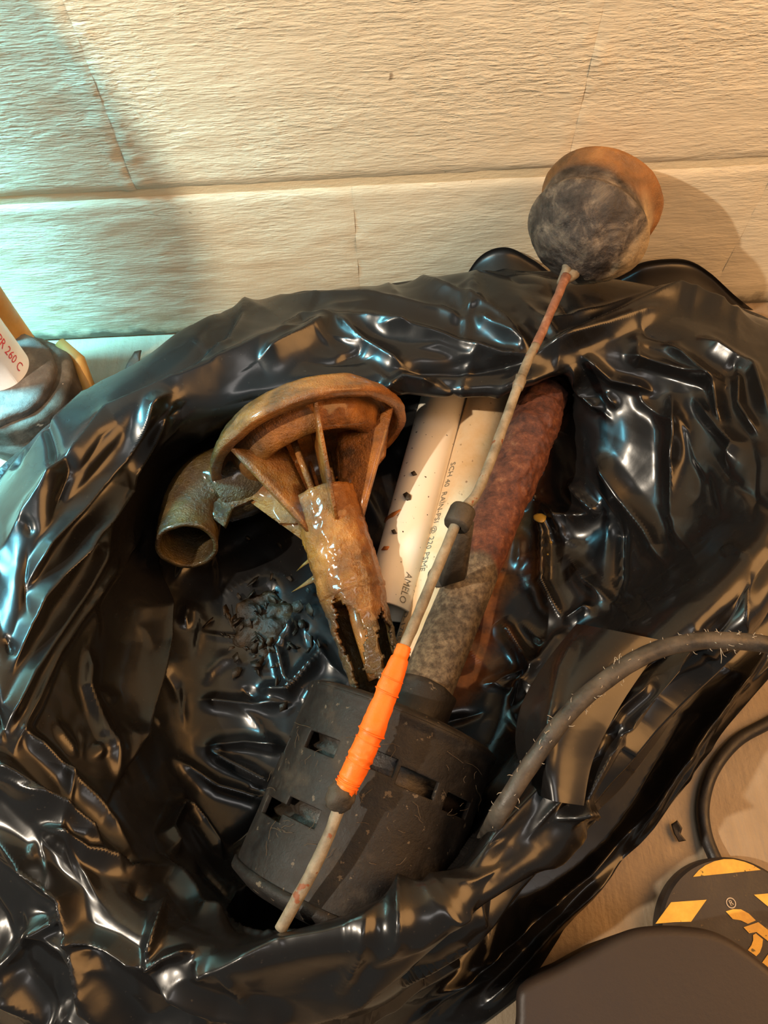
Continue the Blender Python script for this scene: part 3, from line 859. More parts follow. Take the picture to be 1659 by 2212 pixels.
# wrap edges of the tape : thin raised turns
for f in (.13, .17, .34, .50, .56, .74, .80):
    c = Vector(tpts[int(f * (nT - 1))]); tg = (Vector(tpts[-1]) - Vector(tpts[0])).normalized(); R = frame(tg + Vector((.12, .1, .25)))
    rr = tr(int(f * (nT - 1))) + .0003
    ring = [c + R @ Vector((rr * math.cos(a), rr * math.sin(a), 0)) for a in np.linspace(0, 2 * math.pi, 28)]
    finish(tube_bm(ring, .00045, 6), 'tape_edge', M_TAPE, rod)
e0 = Vector(tpts[0]); finish(plate_bm([e0 + Vector((.001, .004, .003)), PV(776, 1680, .190), PV(770, 1718, .188), PV(752, 1700, .190)], .0008, .0006, 2), 'loose_tape_end', M_TAPE, rod)
finish(lathe_bm(dense([(-.009, 0), (-.008, .005), (-.003, .0085), (.003, .0088), (.008, .006), (.009, 0)], .002), PV(733, 1722, .1925), rp[3] - rp[1], 28, wob=.0016, wfreq=180), 'rod_stop', M_BLKG, rod)
# small lump on the rod
finish(lathe_bm(dense([(-.008, 0), (-.006, .0042), (0, .0048), (.006, .0042), (.008, 0)], .002), PV(1122, 826, .191), rp[8] - rp[7], 20, wob=.0010, wfreq=250), 'rod_crust', M_ROD, rod)
# float
m, nt, b = newmat('grimy_float'); v = coords(nt)
at = N(nt, 'ShaderNodeAttribute'); at.attribute_name = 'stain'
at2 = N(nt, 'ShaderNodeAttribute'); at2.attribute_name = 'mud'
g = ramp(nt, noise(nt, v, 36, 7, 0.75, 0.6), [(0.36, (0.008, 0.006, 0.006)), (0.5, (0.055, 0.044, 0.037)), (0.62, (0.17, 0.135, 0.10)), (0.72, (0.30, 0.25, 0.19))])
o_ = ramp(nt, noise(nt, v, 22, 5, 0.6), [(0.34, (0.10, 0.05, 0.018)), (0.55, (0.30, 0.13, 0.035)), (0.72, (0.48, 0.24, 0.075))])
t_ = ramp(nt, noise(nt, v, 40, 6, 0.7), [(0.36, (0.06, 0.045, 0.028)), (0.5, (0.33, 0.25, 0.15)), (0.66, (0.52, 0.40, 0.24))])
c = mixc(nt, at.outputs['Fac'], g, o_); c = mixc(nt, at2.outputs['Fac'], c, t_)
nt.links.new(c, b.inputs['Base Color'])
nt.links.new(ramp(nt, noise(nt, v, 50, 4), [(0.35, (0.22,) * 3), (0.6, (0.55,) * 3)]), b.inputs['Roughness'])
bump(nt, b, noise(nt, v, 170, 6, 0.75), .0018)
bump_more = None
M_FLOAT = m
FC = PV(1272, 488, .190); FC.y = -.069; FC = Vector(FC)
fax = (rp[-1] - rp[-4]).normalized(); fax = (fax + Vector((0.02, 0.0, 0.10))).normalized()
FR = .058
fprof = dense([(-.047, 0), (-.046, .012), (-.041, .026), (-.032, .040), (-.020, .050), (-.012, .0550), (-.0085, .0572), (-.0055, .0572), (-.0045, .0545), (.004, .0535), (.020, .0535), (.027, .0550), (.032, .0580), (.036, .0585), (.038, .0570), (.042, .048), (.047, .03), (.049, 0)], .003)
fprof = [(t * .94, r_ * .94) for t, r_ in fprof]
bm = lathe_bm(fprof, FC, fax, 160, wob=.0008, wfreq=45)
Rff = frame(fax)
for v_ in bm.verts:
    l = Rff.transposed() @ (v_.co - FC)
    if l.z < -.008:
        k_ = min(1, (-.008 - l.z) / .01)
        v_.co += fax * (-1) * k_ * (.0022 * mnoise.fractal(v_.co * 60, 1, 2, 5) + .0020 * abs(mnoise.noise(v_.co * 42)))
fl_o = finish(bm, 'float_ball', M_FLOAT, rod)
Rf = frame(fax)
def f_or(co):
    l = (co - np.array(FC)) @ np.array(Rf)
    upv = l @ np.array([0, 1, 0]); 
    s_ = l[:, 2] + 0.012 * vnoise(co, 40, 6) + 0.35 * (co - np.array(FC))[:, 0]
    return np.clip((s_ - .010) / .012, 0, 1)
def f_mud(co):
    q = co - np.array(FC)
    s_ = q[:, 0] * 0.9 - q[:, 2] * 0.55 - q[:, 1] * 0.35 + .010 * vnoise(co, 70, 9)
    l = q @ np.array(Rf)
    return np.clip((s_ - .018) / .008, 0, 1) * np.clip((.024 - l[:, 2]) / .02, 0, 1)
stain_attr(fl_o, f_or)
at_ = fl_o.data.attributes.new('mud', 'FLOAT', 'POINT')
co = np.empty(len(fl_o.data.vertices) * 3, np.float32); fl_o.data.vertices.foreach_get('co', co); at_.data.foreach_set('value', f_mud(co.reshape(-1, 3)).astype(np.float32))
# forked clamp where the rod meets the float
q = rp[-1]
finish(join_bm([tube_bm([tuple(PV(1214, 612, .178)), tuple(PV(1224, 582, .180)), tuple(PV(1222, 545, .186))], [.0045, .0042, .0018], 12, .0006, 150),
                tube_bm([tuple(PV(1216, 606, .178)), tuple(PV(1240, 590, .176)), tuple(PV(1250, 572, .178))], [.005, .0055, .003], 12, .0008, 150)]), 'rod_fork', M_ROD, rod)
# ---- rod guide bracket fixed on the column
gC = PV(993, 1118, .198); gd = (rp[8] - rp[5]).normalized()
bm = lathe_bm([(-.008, .0040), (-.008, .0086), (-.006, .0095), (.006, .0095), (.008, .0086), (.008, .0040), (-.008, .0040)], gC, gd, 32, wob=.0003, wfreq=200)
finish(bm, 'rod_guide', M_BLKG, pump)
g1 = PV(1003, 1135, .188); g2 = PV(990, 1250, .128); g3 = PV(960, 1235, .128)
sd = Vector((.0055, 0.0015, 0))
finish(plate_bm([g1 - sd, g1 + sd * .9, g2 + sd * .6, g2 - sd * 2.6], .006, .0004, 2), 'guide_arm', M_BLKG, pump)
finish(plate_bm([g1 + sd * 1.1 + Vector((0, 0, .002)), g2 + sd + Vector((0, 0, .002)), g2 + sd * .8 - Vector((0, 0, .006)), g1 + sd - Vector((0, 0, .006))], .0025, .0002, 1), 'guide_web', M_BLKG, pump)
finish(lathe_bm([(-.004, 0), (-.004, .0085), (.004, .0085), (.0045, .007), (.0045, 0)], PV(947, 1246, .124), Vector((-.1, -.35, .9)), 28, wob=.0004, wfreq=200), 'clamp_ear', M_BLKG, pump)

# ------------------------------------------------------------------ orange pump base
def mud(name, tint=1.0):
    m, nt, b = newmat(name); v = coords(nt)
    at = N(nt, 'ShaderNodeAttribute'); at.attribute_name = 'stain'
    c1 = ramp(nt, noise(nt, v, 32, 6, 0.6), [(0.30, (0.07, 0.028, 0.006)), (0.48, (0.25, 0.090, 0.014)), (0.66, (0.42, 0.160, 0.026)), (0.8, (0.54, 0.26, 0.06))])
    c2 = ramp(nt, noise(nt, v, 40, 5, 0.6), [(0.35, (0.014, 0.012, 0.004)), (0.6, (0.055, 0.040, 0.010)), (0.75, (0.14, 0.085, 0.02))])
    nt.links.new(mixc(nt, at.outputs['Fac'], c1, c2), b.inputs['Base Color'])
    nt.links.new(ramp(nt, noise(nt, v, 60, 4), [(0.35, (0.12,) * 3), (0.6, (0.42,) * 3)]), b.inputs['Roughness'])
    b.inputs['Coat Weight'].default_value = 0.5; b.inputs['Coat Roughness'].default_value = 0.12
    h = mathn(nt, 'ADD', noise(nt, v, 110, 6, 0.75), mathn(nt, 'MULTIPLY', noise(nt, v, 520, 3, 0.6), 0.55))
    bump(nt, b, h, .0026)
    return m
M_MUD = mud('wet_orange_mud')
def olive(o, fn=None):
    def f(co):
        x, y = project(co)
        s_ = (600 - x) / 140 + (y - 1000) / 400 * (x < 640) + 0.35 * vnoise(co, 60, 5)
        return np.clip(s_, 0, 1)
    stain_attr(o, fn or f)
def dark_low(co):
    l = (co - np.array(BC)) @ np.array(bax)
    return np.clip((l - .145) / .03 + 0.5 * vnoise(co, 100, 8), 0, 1) * 0.85
BC = PV(668, 958, .098); BE = PV(822, 1492, .062)
bax = (BE - BC).normalized(); BLn = (BE - BC).length
Rb = frame(bax)
base = thing('pump_base', 'orange mud-covered pump base with ribs and a broken tube standing in the bag', 'pump part', (BC.x, BC.y, 0))
BR = .092
dax = (bax + Vector((0.06, 0.05, 0.04))).normalized()
vol = dense([(-.022, 0), (-.022, .055), (-.020, .078), (-.010, .086), (.001, BR), (.006, BR), (.007, .083), (-.001, .080), (-.007, .074), (-.006, .071), (.004, .068), (.014, .062), (.018, .054), (.015, .047), (.004, .042), (-.008, .036), (-.008, 0)], .003)
o = finish(lathe_bm(vol, BC, dax, 110, wob=.0020, wfreq=40), 'volute_ring', M_MUD, base); olive(o)
Rd = frame(dax)
def dp(r_, a, t): return BC + Rd @ Vector((r_ * math.cos(a), r_ * math.sin(a), t))
def cp(r_, a, t): return BC + Rb @ Vector((r_ * math.cos(a), r_ * math.sin(a), t))
for a in (0.35, 1.45, 2.5, 3.4, 4.6, 5.7):
    o = finish(plate_bm([dp(.084, a, .005), dp(.050, a, .010), dp(.028, a, .004), cp(.018, a, .05), cp(.022, a, .095)], .0030, .0008, 3), 'rib', M_MUD, base); olive(o)
for a in (2.0, 3.0, 4.1, 5.2):
    o = finish(tube_bm([tuple(dp(.034, a, 0)), tuple(cp(.020, a, .062))], .0030, 10, .0005, 120), 'strut', M_MUD, base); olive(o)
# column: solid crusted tube then a broken shell
CR = .0275
prof = [(.050, 0), (.050, CR - .004)] + [(.052 + k * .0025, CR + .001) for k in range(38)] + [(.150, CR - .006), (.150, 0)]
bm = lathe_bm(prof, BC, bax, 72, wob=.0016, wfreq=150)
o = finish(bm, 'crusted_tube', M_MUD, base); stain_attr(o, dark_low)
bm = bmesh.new(); nth = 72; rows = []
T0, T1 = .142, BLn + .004
for j in range(60):
    t = T0 + (T1 - T0) * j / 59
    row = []
    for i in range(nth):
        a = 2 * math.pi * i / nth; rr = CR * (1.0 - .22 * j / 59) + .0016 * mnoise.fractal(Vector((math.cos(a) * 3, math.sin(a) * 3, t * 90)), 1, 2, 4)
        row.append(bm.verts.new(cp(rr, a, t)))
    rows.append(row)
va = Vector(CAM) - (BC + BE) / 2; lv = Rb.transposed() @ va; AV = math.atan2(lv.y, lv.x)
for j in range(59):
    f = j / 58
    for i in range(nth):
        a = 2 * math.pi * (i + .5) / nth; da = (a - AV + math.pi) % (2 * math.pi) - math.pi
        n1 = .28 * mnoise.noise(Vector((f * 6, 3.1, 0))) + .12 * mnoise.noise(Vector((f * 22, 9, 0)))
        gap1 = abs(da - .55 - n1) < .44 * min(1, f * 5) * (1.1 - .35 * math.sin(f * 11)) + .10 * mnoise.noise(Vector((f * 40, a, 5))); gap2 = abs(da + .80 - n1) < .36 * min(1, max(0, f - .25) * 5)
        gap3 = abs(da) < .5 and f > .9
        if gap1 or gap2 or gap3: continue
        k2 = (i + 1) % nth
        bm.faces.new((rows[j][i], rows[j][k2], rows[j + 1][k2], rows[j + 1][i]))
loose = [v for v in bm.verts if not v.link_faces]
bmesh.ops.delete(bm, geom=loose, context='VERTS')
bmesh.ops.recalc_face_normals(bm, faces=bm.faces[:])
o = finish(bm, 'broken_tube', M_MUD, base); stain_attr(o, dark_low)
sm = o.modifiers.new('thick', 'SOLIDIFY'); sm.thickness = .0028; sm.offset = -1
o = finish(tube_bm([tuple(cp(0, 0, .12)), tuple(cp(0, 0, .18)), tuple(cp(.001, 0, BLn - .01))], .0085, 20, .0018, 110), 'shaft', M_MUD, base)
o = finish(lathe_bm(dense([(-.006, 0), (-.005, .0075), (.003, .0085), (.006, .005), (.007, 0)], .002), cp(.022, AV + .15, .118), (cp(1, AV + .15, 0) - cp(0, 0, 0)), 24, wob=.002, wfreq=160), 'bolt_head', M_MUD, base)
# feet
def tab(pxs, th=.0045, nm='foot_tab'):
    return finish(plate_bm([PV(x, y, z) for x, y, z in pxs], th, .0012, 4), nm, M_MUD, base)
o = tab([(470, 985, .084), (560, 985, .090), (650, 1005, .094), (672, 1060, .090), (642, 1132, .082), (604, 1132, .080), (580, 1098, .080), (545, 1080, .080), (508, 1098, .080), (486, 1140, .082), (462, 1120, .086), (430, 1040, .086)]); olive(o)
o = tab([(765, 985, .085), (838, 930, .090), (832, 985, .085), (795, 1035, .080), (778, 1075, .078), (750, 1086, .078), (748, 1040, .082)]); olive(o)
# discharge elbow
ep = catmull([tuple(PV(x, y, z)) for x, y, z in [(590, 1000, .070), (520, 1035, .066), (452, 1058, .066), (420, 1095, .070), (408, 1140, .076), (404, 1180, .084)]], 12)
o = finish(tube_bm(ep, [.027 + .009 * math.exp(-((i - 14) / 16) ** 2) for i in range(len(ep))], 40, .0012, 60, caps=False), 'discharge_elbow', M_MUD, base)
sm = o.modifiers.new('thick', 'SOLIDIFY'); sm.thickness = .004; sm.offset = -1
olive(o, lambda co: np.full(len(co), .92))
# splinters beside the break
for (a, b_, w) in [((640, 1235, .03), (690, 1195, .05), .004), ((630, 1280, .03), (700, 1240, .045), .005), ((652, 1180, .04), (690, 1170, .055), .003), ((835, 1275, .06), (800, 1230, .065), .005)]:
    A_, B_ = PV(*a), PV(*b_); n_ = Vector((0, 0, 1)).cross(B_ - A_).normalized() * w
    o = finish(plate_bm([A_, B_ + n_, B_ - n_ * .6], .0016, .0006, 2), 'splinter', M_MUD, base); stain_attr(o, lambda co: np.full(len(co), .5))

# ------------------------------------------------------------------ cords
def cord_mat(name, a, b_, sc=40):
    return grimy(name, [(0.35, a), (0.6, b_), (0.8, tuple(min(1, x * 1.8) for x in b_))], sc, (0.35, 0.6), 150, .0005)
M_CORD = cord_mat('dusty_black_cord', (0.018, 0.016, 0.014), (0.075, 0.062, 0.048))
M_CABLE = cord_mat('black_cable', (0.010, 0.009, 0.009), (0.022, 0.018, 0.015))
cpx = [(1040,1830,.10),(1075,1762,.176),(1150,1645,.190),(1225,1545,.196),(1300,1475,.199),(1400,1412,.202),(1500,1386,.204),(1600,1386,.204),(1680,1398,.200),(1800,1440,.17),(1900,1520,.10),(1990,1600,.03),(2080,1640,.008),(2300,1600,.007),(2600,1500,.007)]
cp_ = catmull([tuple(PV(*q)) for q in cpx], 14)
tag(finish(tube_bm(cp_, .0056, 20, .0004, 70), 'power_cord', M_CORD), 'thick fuzzy dark cord draped over the right rim of the bag', 'cord')
fpx = [(2300,1330,.006),(2000,1420,.006),(1800,1490,.006),(1659,1562,.006),(1590,1602,.006),(1540,1665,.006),(1519,1735,.006),(1524,1800,.006),(1548,1862,.010),(1575,1910,.014)]
tag(finish(tube_bm(catmull([tuple(PV(*q)) for q in fpx], 14), .0052, 16), 'floor_cable', M_CABLE), 'thin black cable curving across the bare floor right of the bag', 'cord')

# ------------------------------------------------------------------ round yellow and black tool and the brown lid above it
M_YEL = grimy('worn_yellow', [(0.3, (0.48, 0.24, 0.03)), (0.6, (0.72, 0.42, 0.06)), (0.8, (0.80, 0.55, 0.14))], 40, (0.4, 0.6), 150, .0003, 0.4, ((0.12, 0.08, 0.01), 90, .64))
M_BLK2 = grimy('worn_black_print', [(0.3, (0.014, 0.012, 0.011)), (0.7, (0.035, 0.027, 0.022))], 30, (0.4, 0.6), 150, .0003, 0.4, ((0.10, 0.07, 0.03), 150, .70))
dc = PV(1600, 2040, .022); dr_ = .0590
disc = thing('round_tool_base', 'round black and yellow printed tool base on the floor at right', 'tool', (dc.x, dc.y, 0))
finish(lathe_bm([(-.022, 0), (-.022, dr_ - .003), (-.018, dr_), (-.003, dr_), (0, dr_ - .002), (0, 0)], dc, (0, 0, 1), 96), 'body', M_BLK2, disc, smooth=False)
def decal(pxs, mat, nm, h=.0006):
    pts = [PV(x, y, .0224) for x, y in pxs]
    return finish(plate_bm(pts, h), nm, mat, disc, smooth=False)
def Z5(x, y): return (1360 + x / 5.368, 1800 + y / 5.368)
arc = [Z5(735, 505), Z5(800, 430), Z5(880, 370), Z5(980, 325), Z5(1090, 300), Z5(1200, 300), Z5(1330, 330), Z5(1430, 370), Z5(1520, 425)]
decal(arc + [Z5(1130, 465)], M_YEL, 'yellow_print')
decal([Z5(300, 1048), Z5(370, 950), Z5(480, 800), Z5(892, 770), Z5(712, 1025), Z5(520, 1030)], M_YEL, 'yellow_print')
decal([Z5(1440, 712), Z5(1700, 690), Z5(1760, 960), Z5(1600, 845)], M_YEL, 'yellow_print')
decal([Z5(1115, 905), Z5(1200, 880), Z5(1290, 882), Z5(1380, 930), Z5(1462, 1010), Z5(1370, 1050), Z5(1290, 1010), Z5(1195, 995)], M_YEL, 'yellow_print')
decal([Z5(1320, 1090), Z5(1490, 1030), Z5(1680, 1180), Z5(1680, 1310), Z5(1470, 1145), Z5(1385, 1160)], M_YEL, 'yellow_print')
decal([Z5(1430, 1180), Z5(1462, 1160), Z5(1545, 1230), Z5(1535, 1310), Z5(1510, 1380), Z5(1468, 1425), Z5(1370, 1355), Z5(1410, 1300), Z5(1432, 1240)], M_YEL, 'yellow_print')
decal([Z5(1535, 1500), Z5(1620, 1380), Z5(1800, 1500), Z5(1700, 1680)], M_YEL, 'yellow_print')
M_WHT = flatmat('pale_print', (0.45, 0.36, 0.26), 0.6)
rc = PV(*Z5(1177, 808), .0226)
bmr = bmesh.new(); vo = []; vi = []
for i in range(40):
    a = 2 * math.pi * i / 40; vo.append(bmr.verts.new(rc + Vector((math.cos(a), math.sin(a), 0)) * .0037)); vi.append(bmr.verts.new(rc + Vector((math.cos(a), math.sin(a), 0)) * .0030))
for i in range(40):
    j = (i + 1) % 40; bmr.faces.new((vo[i], vo[j], vi[j], vi[i]))
finish(bmr, 'registered_ring', M_WHT, disc, smooth=False)
cu = bpy.data.curves.new('t', 'FONT'); cu.body = 'R'; cu.size = .0052; cu.align_x = 'CENTER'; cu.align_y = 'CENTER'; cu.extrude = .0001
to = bpy.data.objects.new('t', cu); COL.objects.link(to); me = bpy.data.meshes.new_from_object(to.evaluated_get(bpy.context.evaluated_depsgraph_get())); bpy.data.objects.remove(to)
me.transform(Matrix.Translation(rc + Vector((0, 0, .0002))) @ Matrix.Rotation(.3, 4, 'Z'))
meshobj(me, 'registered_letter', M_WHT, disc, smooth=False)

M_LID = grimy('brown_plastic', [(0.3, (0.017, 0.011, 0.009)), (0.7, (0.028, 0.019, 0.014))], 8, (0.45, 0.6), 300, .0002, 0.4, ((0.30, 0.22, 0.16), 60, .80))
lz = .135
out = [(1108,2290),(1112,2200),(1116,2138),(1150,2112),(1200,2090),(1262,2056),(1330,2020),(1375,2003),(1430,1997),(1490,1999),(1545,2008),(1600,2035),(1660,2080),(1740,2150),(1800,2240),(1820,2400),(1700,2560),(1350,2600),(1150,2500)]
poly = [(q[0], q[1]) for q in catmull([tuple(P(x, y, z=lz)) for x, y in out], 6, closed=True)]
bm = prism_bm(poly, 0.0, lz, .007, 4)
cxy = Vector(np.mean(np.array(poly), 0))
for v_ in bm.verts:
    f_ = 0.62 + 0.38 * max(0.0, min(1.0, v_.co.z / lz))
    v_.co.x = cxy.x + (v_.co.x - cxy.x) * f_; v_.co.y = cxy.y + (v_.co.y - cxy.y) * f_
lid = tag(finish(bm, 'plastic_case', M_LID), 'plain dark brown rounded plastic case at the bottom right corner', 'case')
lid.data.polygons.foreach_set('use_smooth', [False] * len(lid.data.polygons))
mm = lid.modifiers.new('n', 'WEIGHTED_NORMAL')
lid.data.polygons.foreach_set('use_smooth', [True] * len(lid.data.polygons))

# ------------------------------------------------------------------ grimy standing pump at the left edge
M_OLD = grimy('encrusted_iron', [(0.32, (0.030, 0.024, 0.018)), (0.5, (0.075, 0.058, 0.042)), (0.68, (0.16, 0.13, 0.10))], 26, (0.5, 0.8), 90, .0012, 0.3, ((0.40, 0.30, 0.22), 100, .70))
M_PALE = grimy('pale_crust', [(0.32, (0.055, 0.045, 0.037)), (0.55, (0.12, 0.10, 0.085)), (0.75, (0.24, 0.21, 0.18))], 44, (0.5, 0.8), 130, .0018, 0.3)
M_OCH = grimy('ochre_plastic', [(0.3, (0.30, 0.15, 0.03)), (0.7, (0.48, 0.26, 0.07))], 20, (0.4, 0.6), 100, .0005, 0.4)
M_WP = grimy('white_tube', [(0.3, (0.70, 0.72, 0.74)), (0.7, (0.84, 0.85, 0.86))], 14, (0.3, 0.45), 60, .0002, 0.5, ((0.35, 0.18, 0.05), 34, .70))
M_RED = flatmat('red_ink', (0.62, 0.06, 0.08), 0.5)
bc = Vector((-.372, -.106, 0))
old = thing('standing_pump', 'grimy brown pump body with a white upright tube at the left edge', 'pump', (bc.x, bc.y, 0))
finish(lathe_bm(dense([(0, 0), (.0, .058), (.004, .063), (.018, .064), (.020, .066), (.034, .0665), (.036, .062), (.060, .060), (.064, .055), (.066, 0)], .004), bc, (0, 0, 1), 96, wob=.0030, wfreq=28), 'pump_body', M_OLD, old)
finish(lathe_bm(dense([(.060, 0), (.060, .053), (.062, .056), (.074, .056), (.077, .052), (.078, 0)], .003), bc + Vector((-.012, .0, 0)), (0.02, 0, 1), 96, wob=.0022, wfreq=36), 'top_flange', M_PALE, old)
wt0 = bc + Vector((-.006, .006, .070)); wt1 = wt0 + Vector((0, 0, .42))
finish(lathe_bm([(0, 0), (0, .030)] + [(.42 * k / 10, .0285) for k in range(11)] + [(.42, 0)], wt0, (0, 0, 1), 64), 'white_tube', M_WP, old)
finish(lathe_bm([(0, 0), (0, .020)] + [(.38 * k / 8, .0195) for k in range(9)] + [(.38, 0)], bc + Vector((-.010, .058, .050)), (0, 0, 1), 40, wob=.001, wfreq=40), 'ochre_pipe', M_OCH, old)
finish(tube_bm([tuple(bc + Vector(q)) for q in ((.040, .050, .060), (.058, .034, .050), (.066, .010, .035), (.062, -.010, .015))], .0065, 12, .0015, 60), 'ochre_seam', M_OCH, old)
o = wrap_text('PR 260 C', .0125, wt1, wt0, .0285, 0, 0, M_RED, old)
an, tt_ = pang(wt0, wt1, 20, 775, .0285)
Rw = frame(wt0 - wt1); Rw2 = frame(wt1 - wt0)
q = wt0 + Rw2 @ Vector((math.cos(an) * .0285, math.sin(an) * .0285, tt_)); l = Rw.transposed() @ (q - wt1)
o.data.transform(Matrix.Translation(wt1) @ Matrix.Rotation(math.atan2(l.y, l.x), 4, (wt0 - wt1).normalized()) @ Matrix.Translation(-wt1) @ Matrix.Translation(Vector((0, 0, -(.42 - tt_) + .028))))

# ------------------------------------------------------------------ added unseen body on a post that throws the round shadow on the wall
M_BLOCKER = flatmat('blue_grey_paint', (0.12, 0.16, 0.20), 0.4)
tk = thing('shadow_blocker', 'blue grey egg-shaped shadow blocker added on a post beyond the left edge', 'blocker', (-.62, -.31, 0))
tc = Vector((-.62, -.31, 0)); TR = .100
finish(lathe_bm([(.730 + .100 * math.sin(a), max(.0001, .075 * math.cos(a))) for a in np.linspace(-math.pi / 2 + .02, math.pi / 2 - .02, 28)], tc, (0, 0, 1), 64), 'blocker_shell', M_BLOCKER, tk)
finish(lathe_bm([(0, 0), (0, .09), (.010, .09), (.014, .03), (.03, .018), (.635, .018), (.64, 0)], tc, (0, 0, 1), 48), 'blocker_stand', M_BLOCKER, tk)
finish(lathe_bm([(.825, 0), (.825, .012), (.845, .012), (.847, 0)], tc, (0, 0, 1), 24), 'blocker_cap', M_DARK, tk)

# ------------------------------------------------------------------ crumbs and flakes
M_FLAKE = grimy('dark_flake', [(0.3, (0.02, 0.016, 0.010)), (0.7, (0.07, 0.05, 0.03))], 60, (0.4, 0.7), 200, .0006)
fk = [PV(x, y, .006 + dz) for x, y, dz in [(268, 803, 0), (280, 775, .004), (292, 760, .007), (306, 758, .007), (300, 785, .004), (285, 800, .001)]]
tag(finish(plate_bm(fk, .0015, .001, 3), 'dark_flake', M_FLAKE), 'curled dark flake of debris on the floor by the wall', 'debris')
fk = [PV(x, y, .004 + dz) for x, y, dz in [(1450, 1780, 0), (1462, 1772, .003), (1475, 1788, .004), (1470, 1800, .002), (1482, 1815, .002), (1466, 1818, 0), (1456, 1800, .001)]]
tag(finish(plate_bm(fk, .002, .001, 3), 'dark_flake', M_FLAKE), 'small dark crumb on the concrete left of the floor cable', 'debris')
M_ORF = grimy('rust_flake', [(0.3, (0.30, 0.09, 0.015)), (0.7, (0.48, 0.17, 0.03))], 60, (0.4, 0.7), 200, .0004)
def on_pipe(A, B, px, py, lift=.0012):
    an, t = pang(A, B, px, py, PVC_R)
    A_ = Vector(A); B_ = Vector(B); R = frame(B_ - A_)
    return A_ + R @ Vector((math.cos(an) * (PVC_R + lift), math.sin(an) * (PVC_R + lift), t))
def flake(pxs, mat, label, nm='rust_flake', th=.0012):
    pts = [on_pipe(PVC1_A, PVC1_B, x, y) for x, y in pxs]
    return tag(finish(plate_bm(pts, th, .0002, 1), nm, mat), label, 'debris')
flake([(826, 1128), (832, 1119), (850, 1109), (867, 1102), (852, 1116)], M_ORF, 'long thin orange rust flake on the middle of the white pipe')
flake([(826, 1190), (832, 1182), (842, 1182), (838, 1189)], M_ORF, 'short orange rust flake on the white pipe below the long one')
flake([(872, 1070), (880, 1065), (888, 1072), (887, 1080), (879, 1082)], M_FLAKE, 'largest black crumb stuck on the white pipe', 'black_crumb', .0022)
flake([(889, 1023), (896, 1019), (901, 1026), (893, 1029)], M_FLAKE, 'black crumb on the white pipe above the largest crumb', 'black_crumb', .0016)
flake([(847, 1148), (854, 1145), (858, 1153), (850, 1154)], M_FLAKE, 'black crumb on the white pipe beside the long orange flake', 'black_crumb', .0016)
# yellow water caught in a fold of the bag
M_YW, nt, b = newmat('muddy_water'); b.inputs['Base Color'].default_value = (0.42, 0.27, 0.05, 1); b.inputs['Roughness'].default_value = 0.06
# fuzz on the cord, webs on the motor
M_LINT = flatmat('dusty_lint', (0.42, 0.36, 0.28), 0.9, 0.1)
rl = random.Random(4)
hairs = []
for k in range(150):
    i = rl.randint(12, len(cp_) - 60)
    c = Vector(cp_[i]); tg = (Vector(cp_[i + 1]) - c).normalized()
    a = rl.uniform(0, 6.28); R = frame(tg); n_ = R @ Vector((math.cos(a), math.sin(a), 0))
    p0 = c + n_ * .0054; L = rl.uniform(.0015, .004) if rl.random() < .97 else rl.uniform(.006, .010)
    dirv = (n_ * .7 + tg * rl.uniform(-1, 1) + Vector((rl.uniform(-.3, .3),) * 3)).normalized()
    hairs.append(tube_bm([p0, p0 + dirv * L * .5 + n_ * L * .2, p0 + dirv * L], [.00022, .00018, .0001], 4))
o = finish(join_bm(hairs), 'lint', M_LINT, bpy.data.objects['power_cord'], smooth=False); o['kind'] = 'stuff'
webs = []
def mpt(px, py, lift=.0016):
    an, t = pang(MOTOR_A, MOTOR_B, px, py, MOTOR_R); return MOTOR_A + Rm @ Vector((math.cos(an) * (MOTOR_R + lift), math.sin(an) * (MOTOR_R + lift), t))
M_WEB = flatmat('dusty_web', (0.12, 0.085, 0.055), 0.9, 0.1)
for k in range(45):
    x = rl.choice((rl.uniform(570, 700), rl.uniform(960, 1030), rl.uniform(620, 980))); y = rl.uniform(1560, 1880)
    if x > 950: y = rl.uniform(1640, 1760)
    a = rl.uniform(0, 6.28); L = rl.uniform(10, 45)
    pts_ = []
    for q_ in range(4):
        pts_.append(mpt(x, y, .0012 + .001 * rl.random())); a += rl.uniform(-.8, .8); x += math.cos(a) * L / 3; y += math.sin(a) * L / 3
    webs.append(tube_bm(pts_, .00013, 4))
o = finish(join_bm(webs), 'cobweb', M_WEB, pump, smooth=False); o['kind'] = 'stuff'
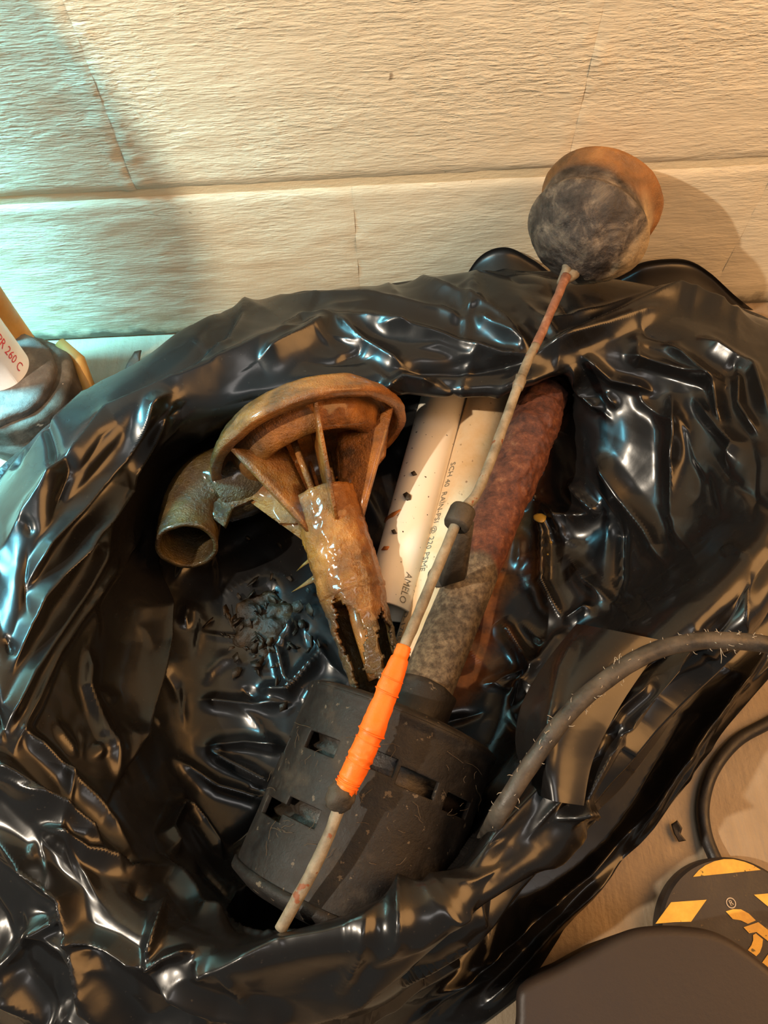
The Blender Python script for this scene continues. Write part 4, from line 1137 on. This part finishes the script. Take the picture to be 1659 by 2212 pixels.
# sludge on the bottom of the bag
M_SLUDGE = grimy('dark_sludge', [(0.35, (0.006, 0.004, 0.002)), (0.58, (0.022, 0.013, 0.005)), (0.78, (0.10, 0.05, 0.014))], 50, (0.3, 0.6), 150, .0016, 0.4)
bits = []
for k in range(110):
    x = rl.gauss(565, 50); y = rl.gauss(1350, 60)
    c = PV(x, y, .008 + rl.uniform(0, .012)); r_ = rl.uniform(.002, .009)
    R = frame((rl.uniform(-1, 1), rl.uniform(-1, 1), rl.uniform(.2, 1.4)))
    n_ = rl.randint(4, 6); a0 = rl.uniform(0, 6)
    el = rl.uniform(.25, 1)
    pp = [c + R @ Vector((r_ * rl.uniform(.7, 1) * math.cos(a0 + 6.2832 * q / n_), el * r_ * rl.uniform(.7, 1) * math.sin(a0 + 6.2832 * q / n_), 0)) for q in range(n_)]
    bits.append(plate_bm(pp, .0009))
bl = lathe_bm(dense([(-.004, 0), (0, .034), (.006, .026), (.010, .014), (.012, 0)], .002), PV(575, 1350, .008), (0, 0, 1), 60, wob=.006, wfreq=60)
for v_ in bl.verts: v_.co.z += .004 * mnoise.fractal(v_.co * 90, 1, 2, 4)
bits.append(bl)
o = finish(join_bm(bits), 'sludge', M_SLUDGE); tag(o, 'wet dark sludge and crumbs on the bag bottom left of the broken tube', 'sludge'); o['kind'] = 'stuff'

from mathutils.bvhtree import BVHTree
_me = film.data; _co = np.empty(len(_me.vertices) * 3, np.float32); _me.vertices.foreach_get('co', _co)
_fi = np.empty(len(_me.loops), np.int32); _me.loops.foreach_get('vertex_index', _fi)
_bvh = BVHTree.FromPolygons([Vector(v) for v in (_co.reshape(-1, 3) + np.array([0, 0, 0])).tolist()], _fi.reshape(-1, 4).tolist())
def on_bag(px, py):
    v = Vector(_d + _r * (px - W / 2) / F - _u * (py - H / 2) / F).normalized()
    o_ = Vector(CAM); h = _bvh.ray_cast(o_, v)
    return h[0], (h[1] if h[1].dot(v) < 0 else -h[1])
drops = []
for px, py, r_, el in [(1166, 1118, .0062, 1.5), (1190, 1172, .0016, 1), (1183, 1198, .0010, 1)]:
    q, n_ = on_bag(px, py)
    if q is None: continue
    bmq = lathe_bm([(-.0008, 0), (-.0004, r_), (.0002, r_ * .95), (.0010, r_ * .6), (.0013, 0)], q, n_, 28, wob=r_ * .15, wfreq=250)
    drops.append(bmq)
o = finish(join_bm(drops), 'muddy_drop', M_YW); tag(o, 'small puddle of yellow muddy water on a bag fold right of the rusty pipe', 'puddle'); o['kind'] = 'stuff'
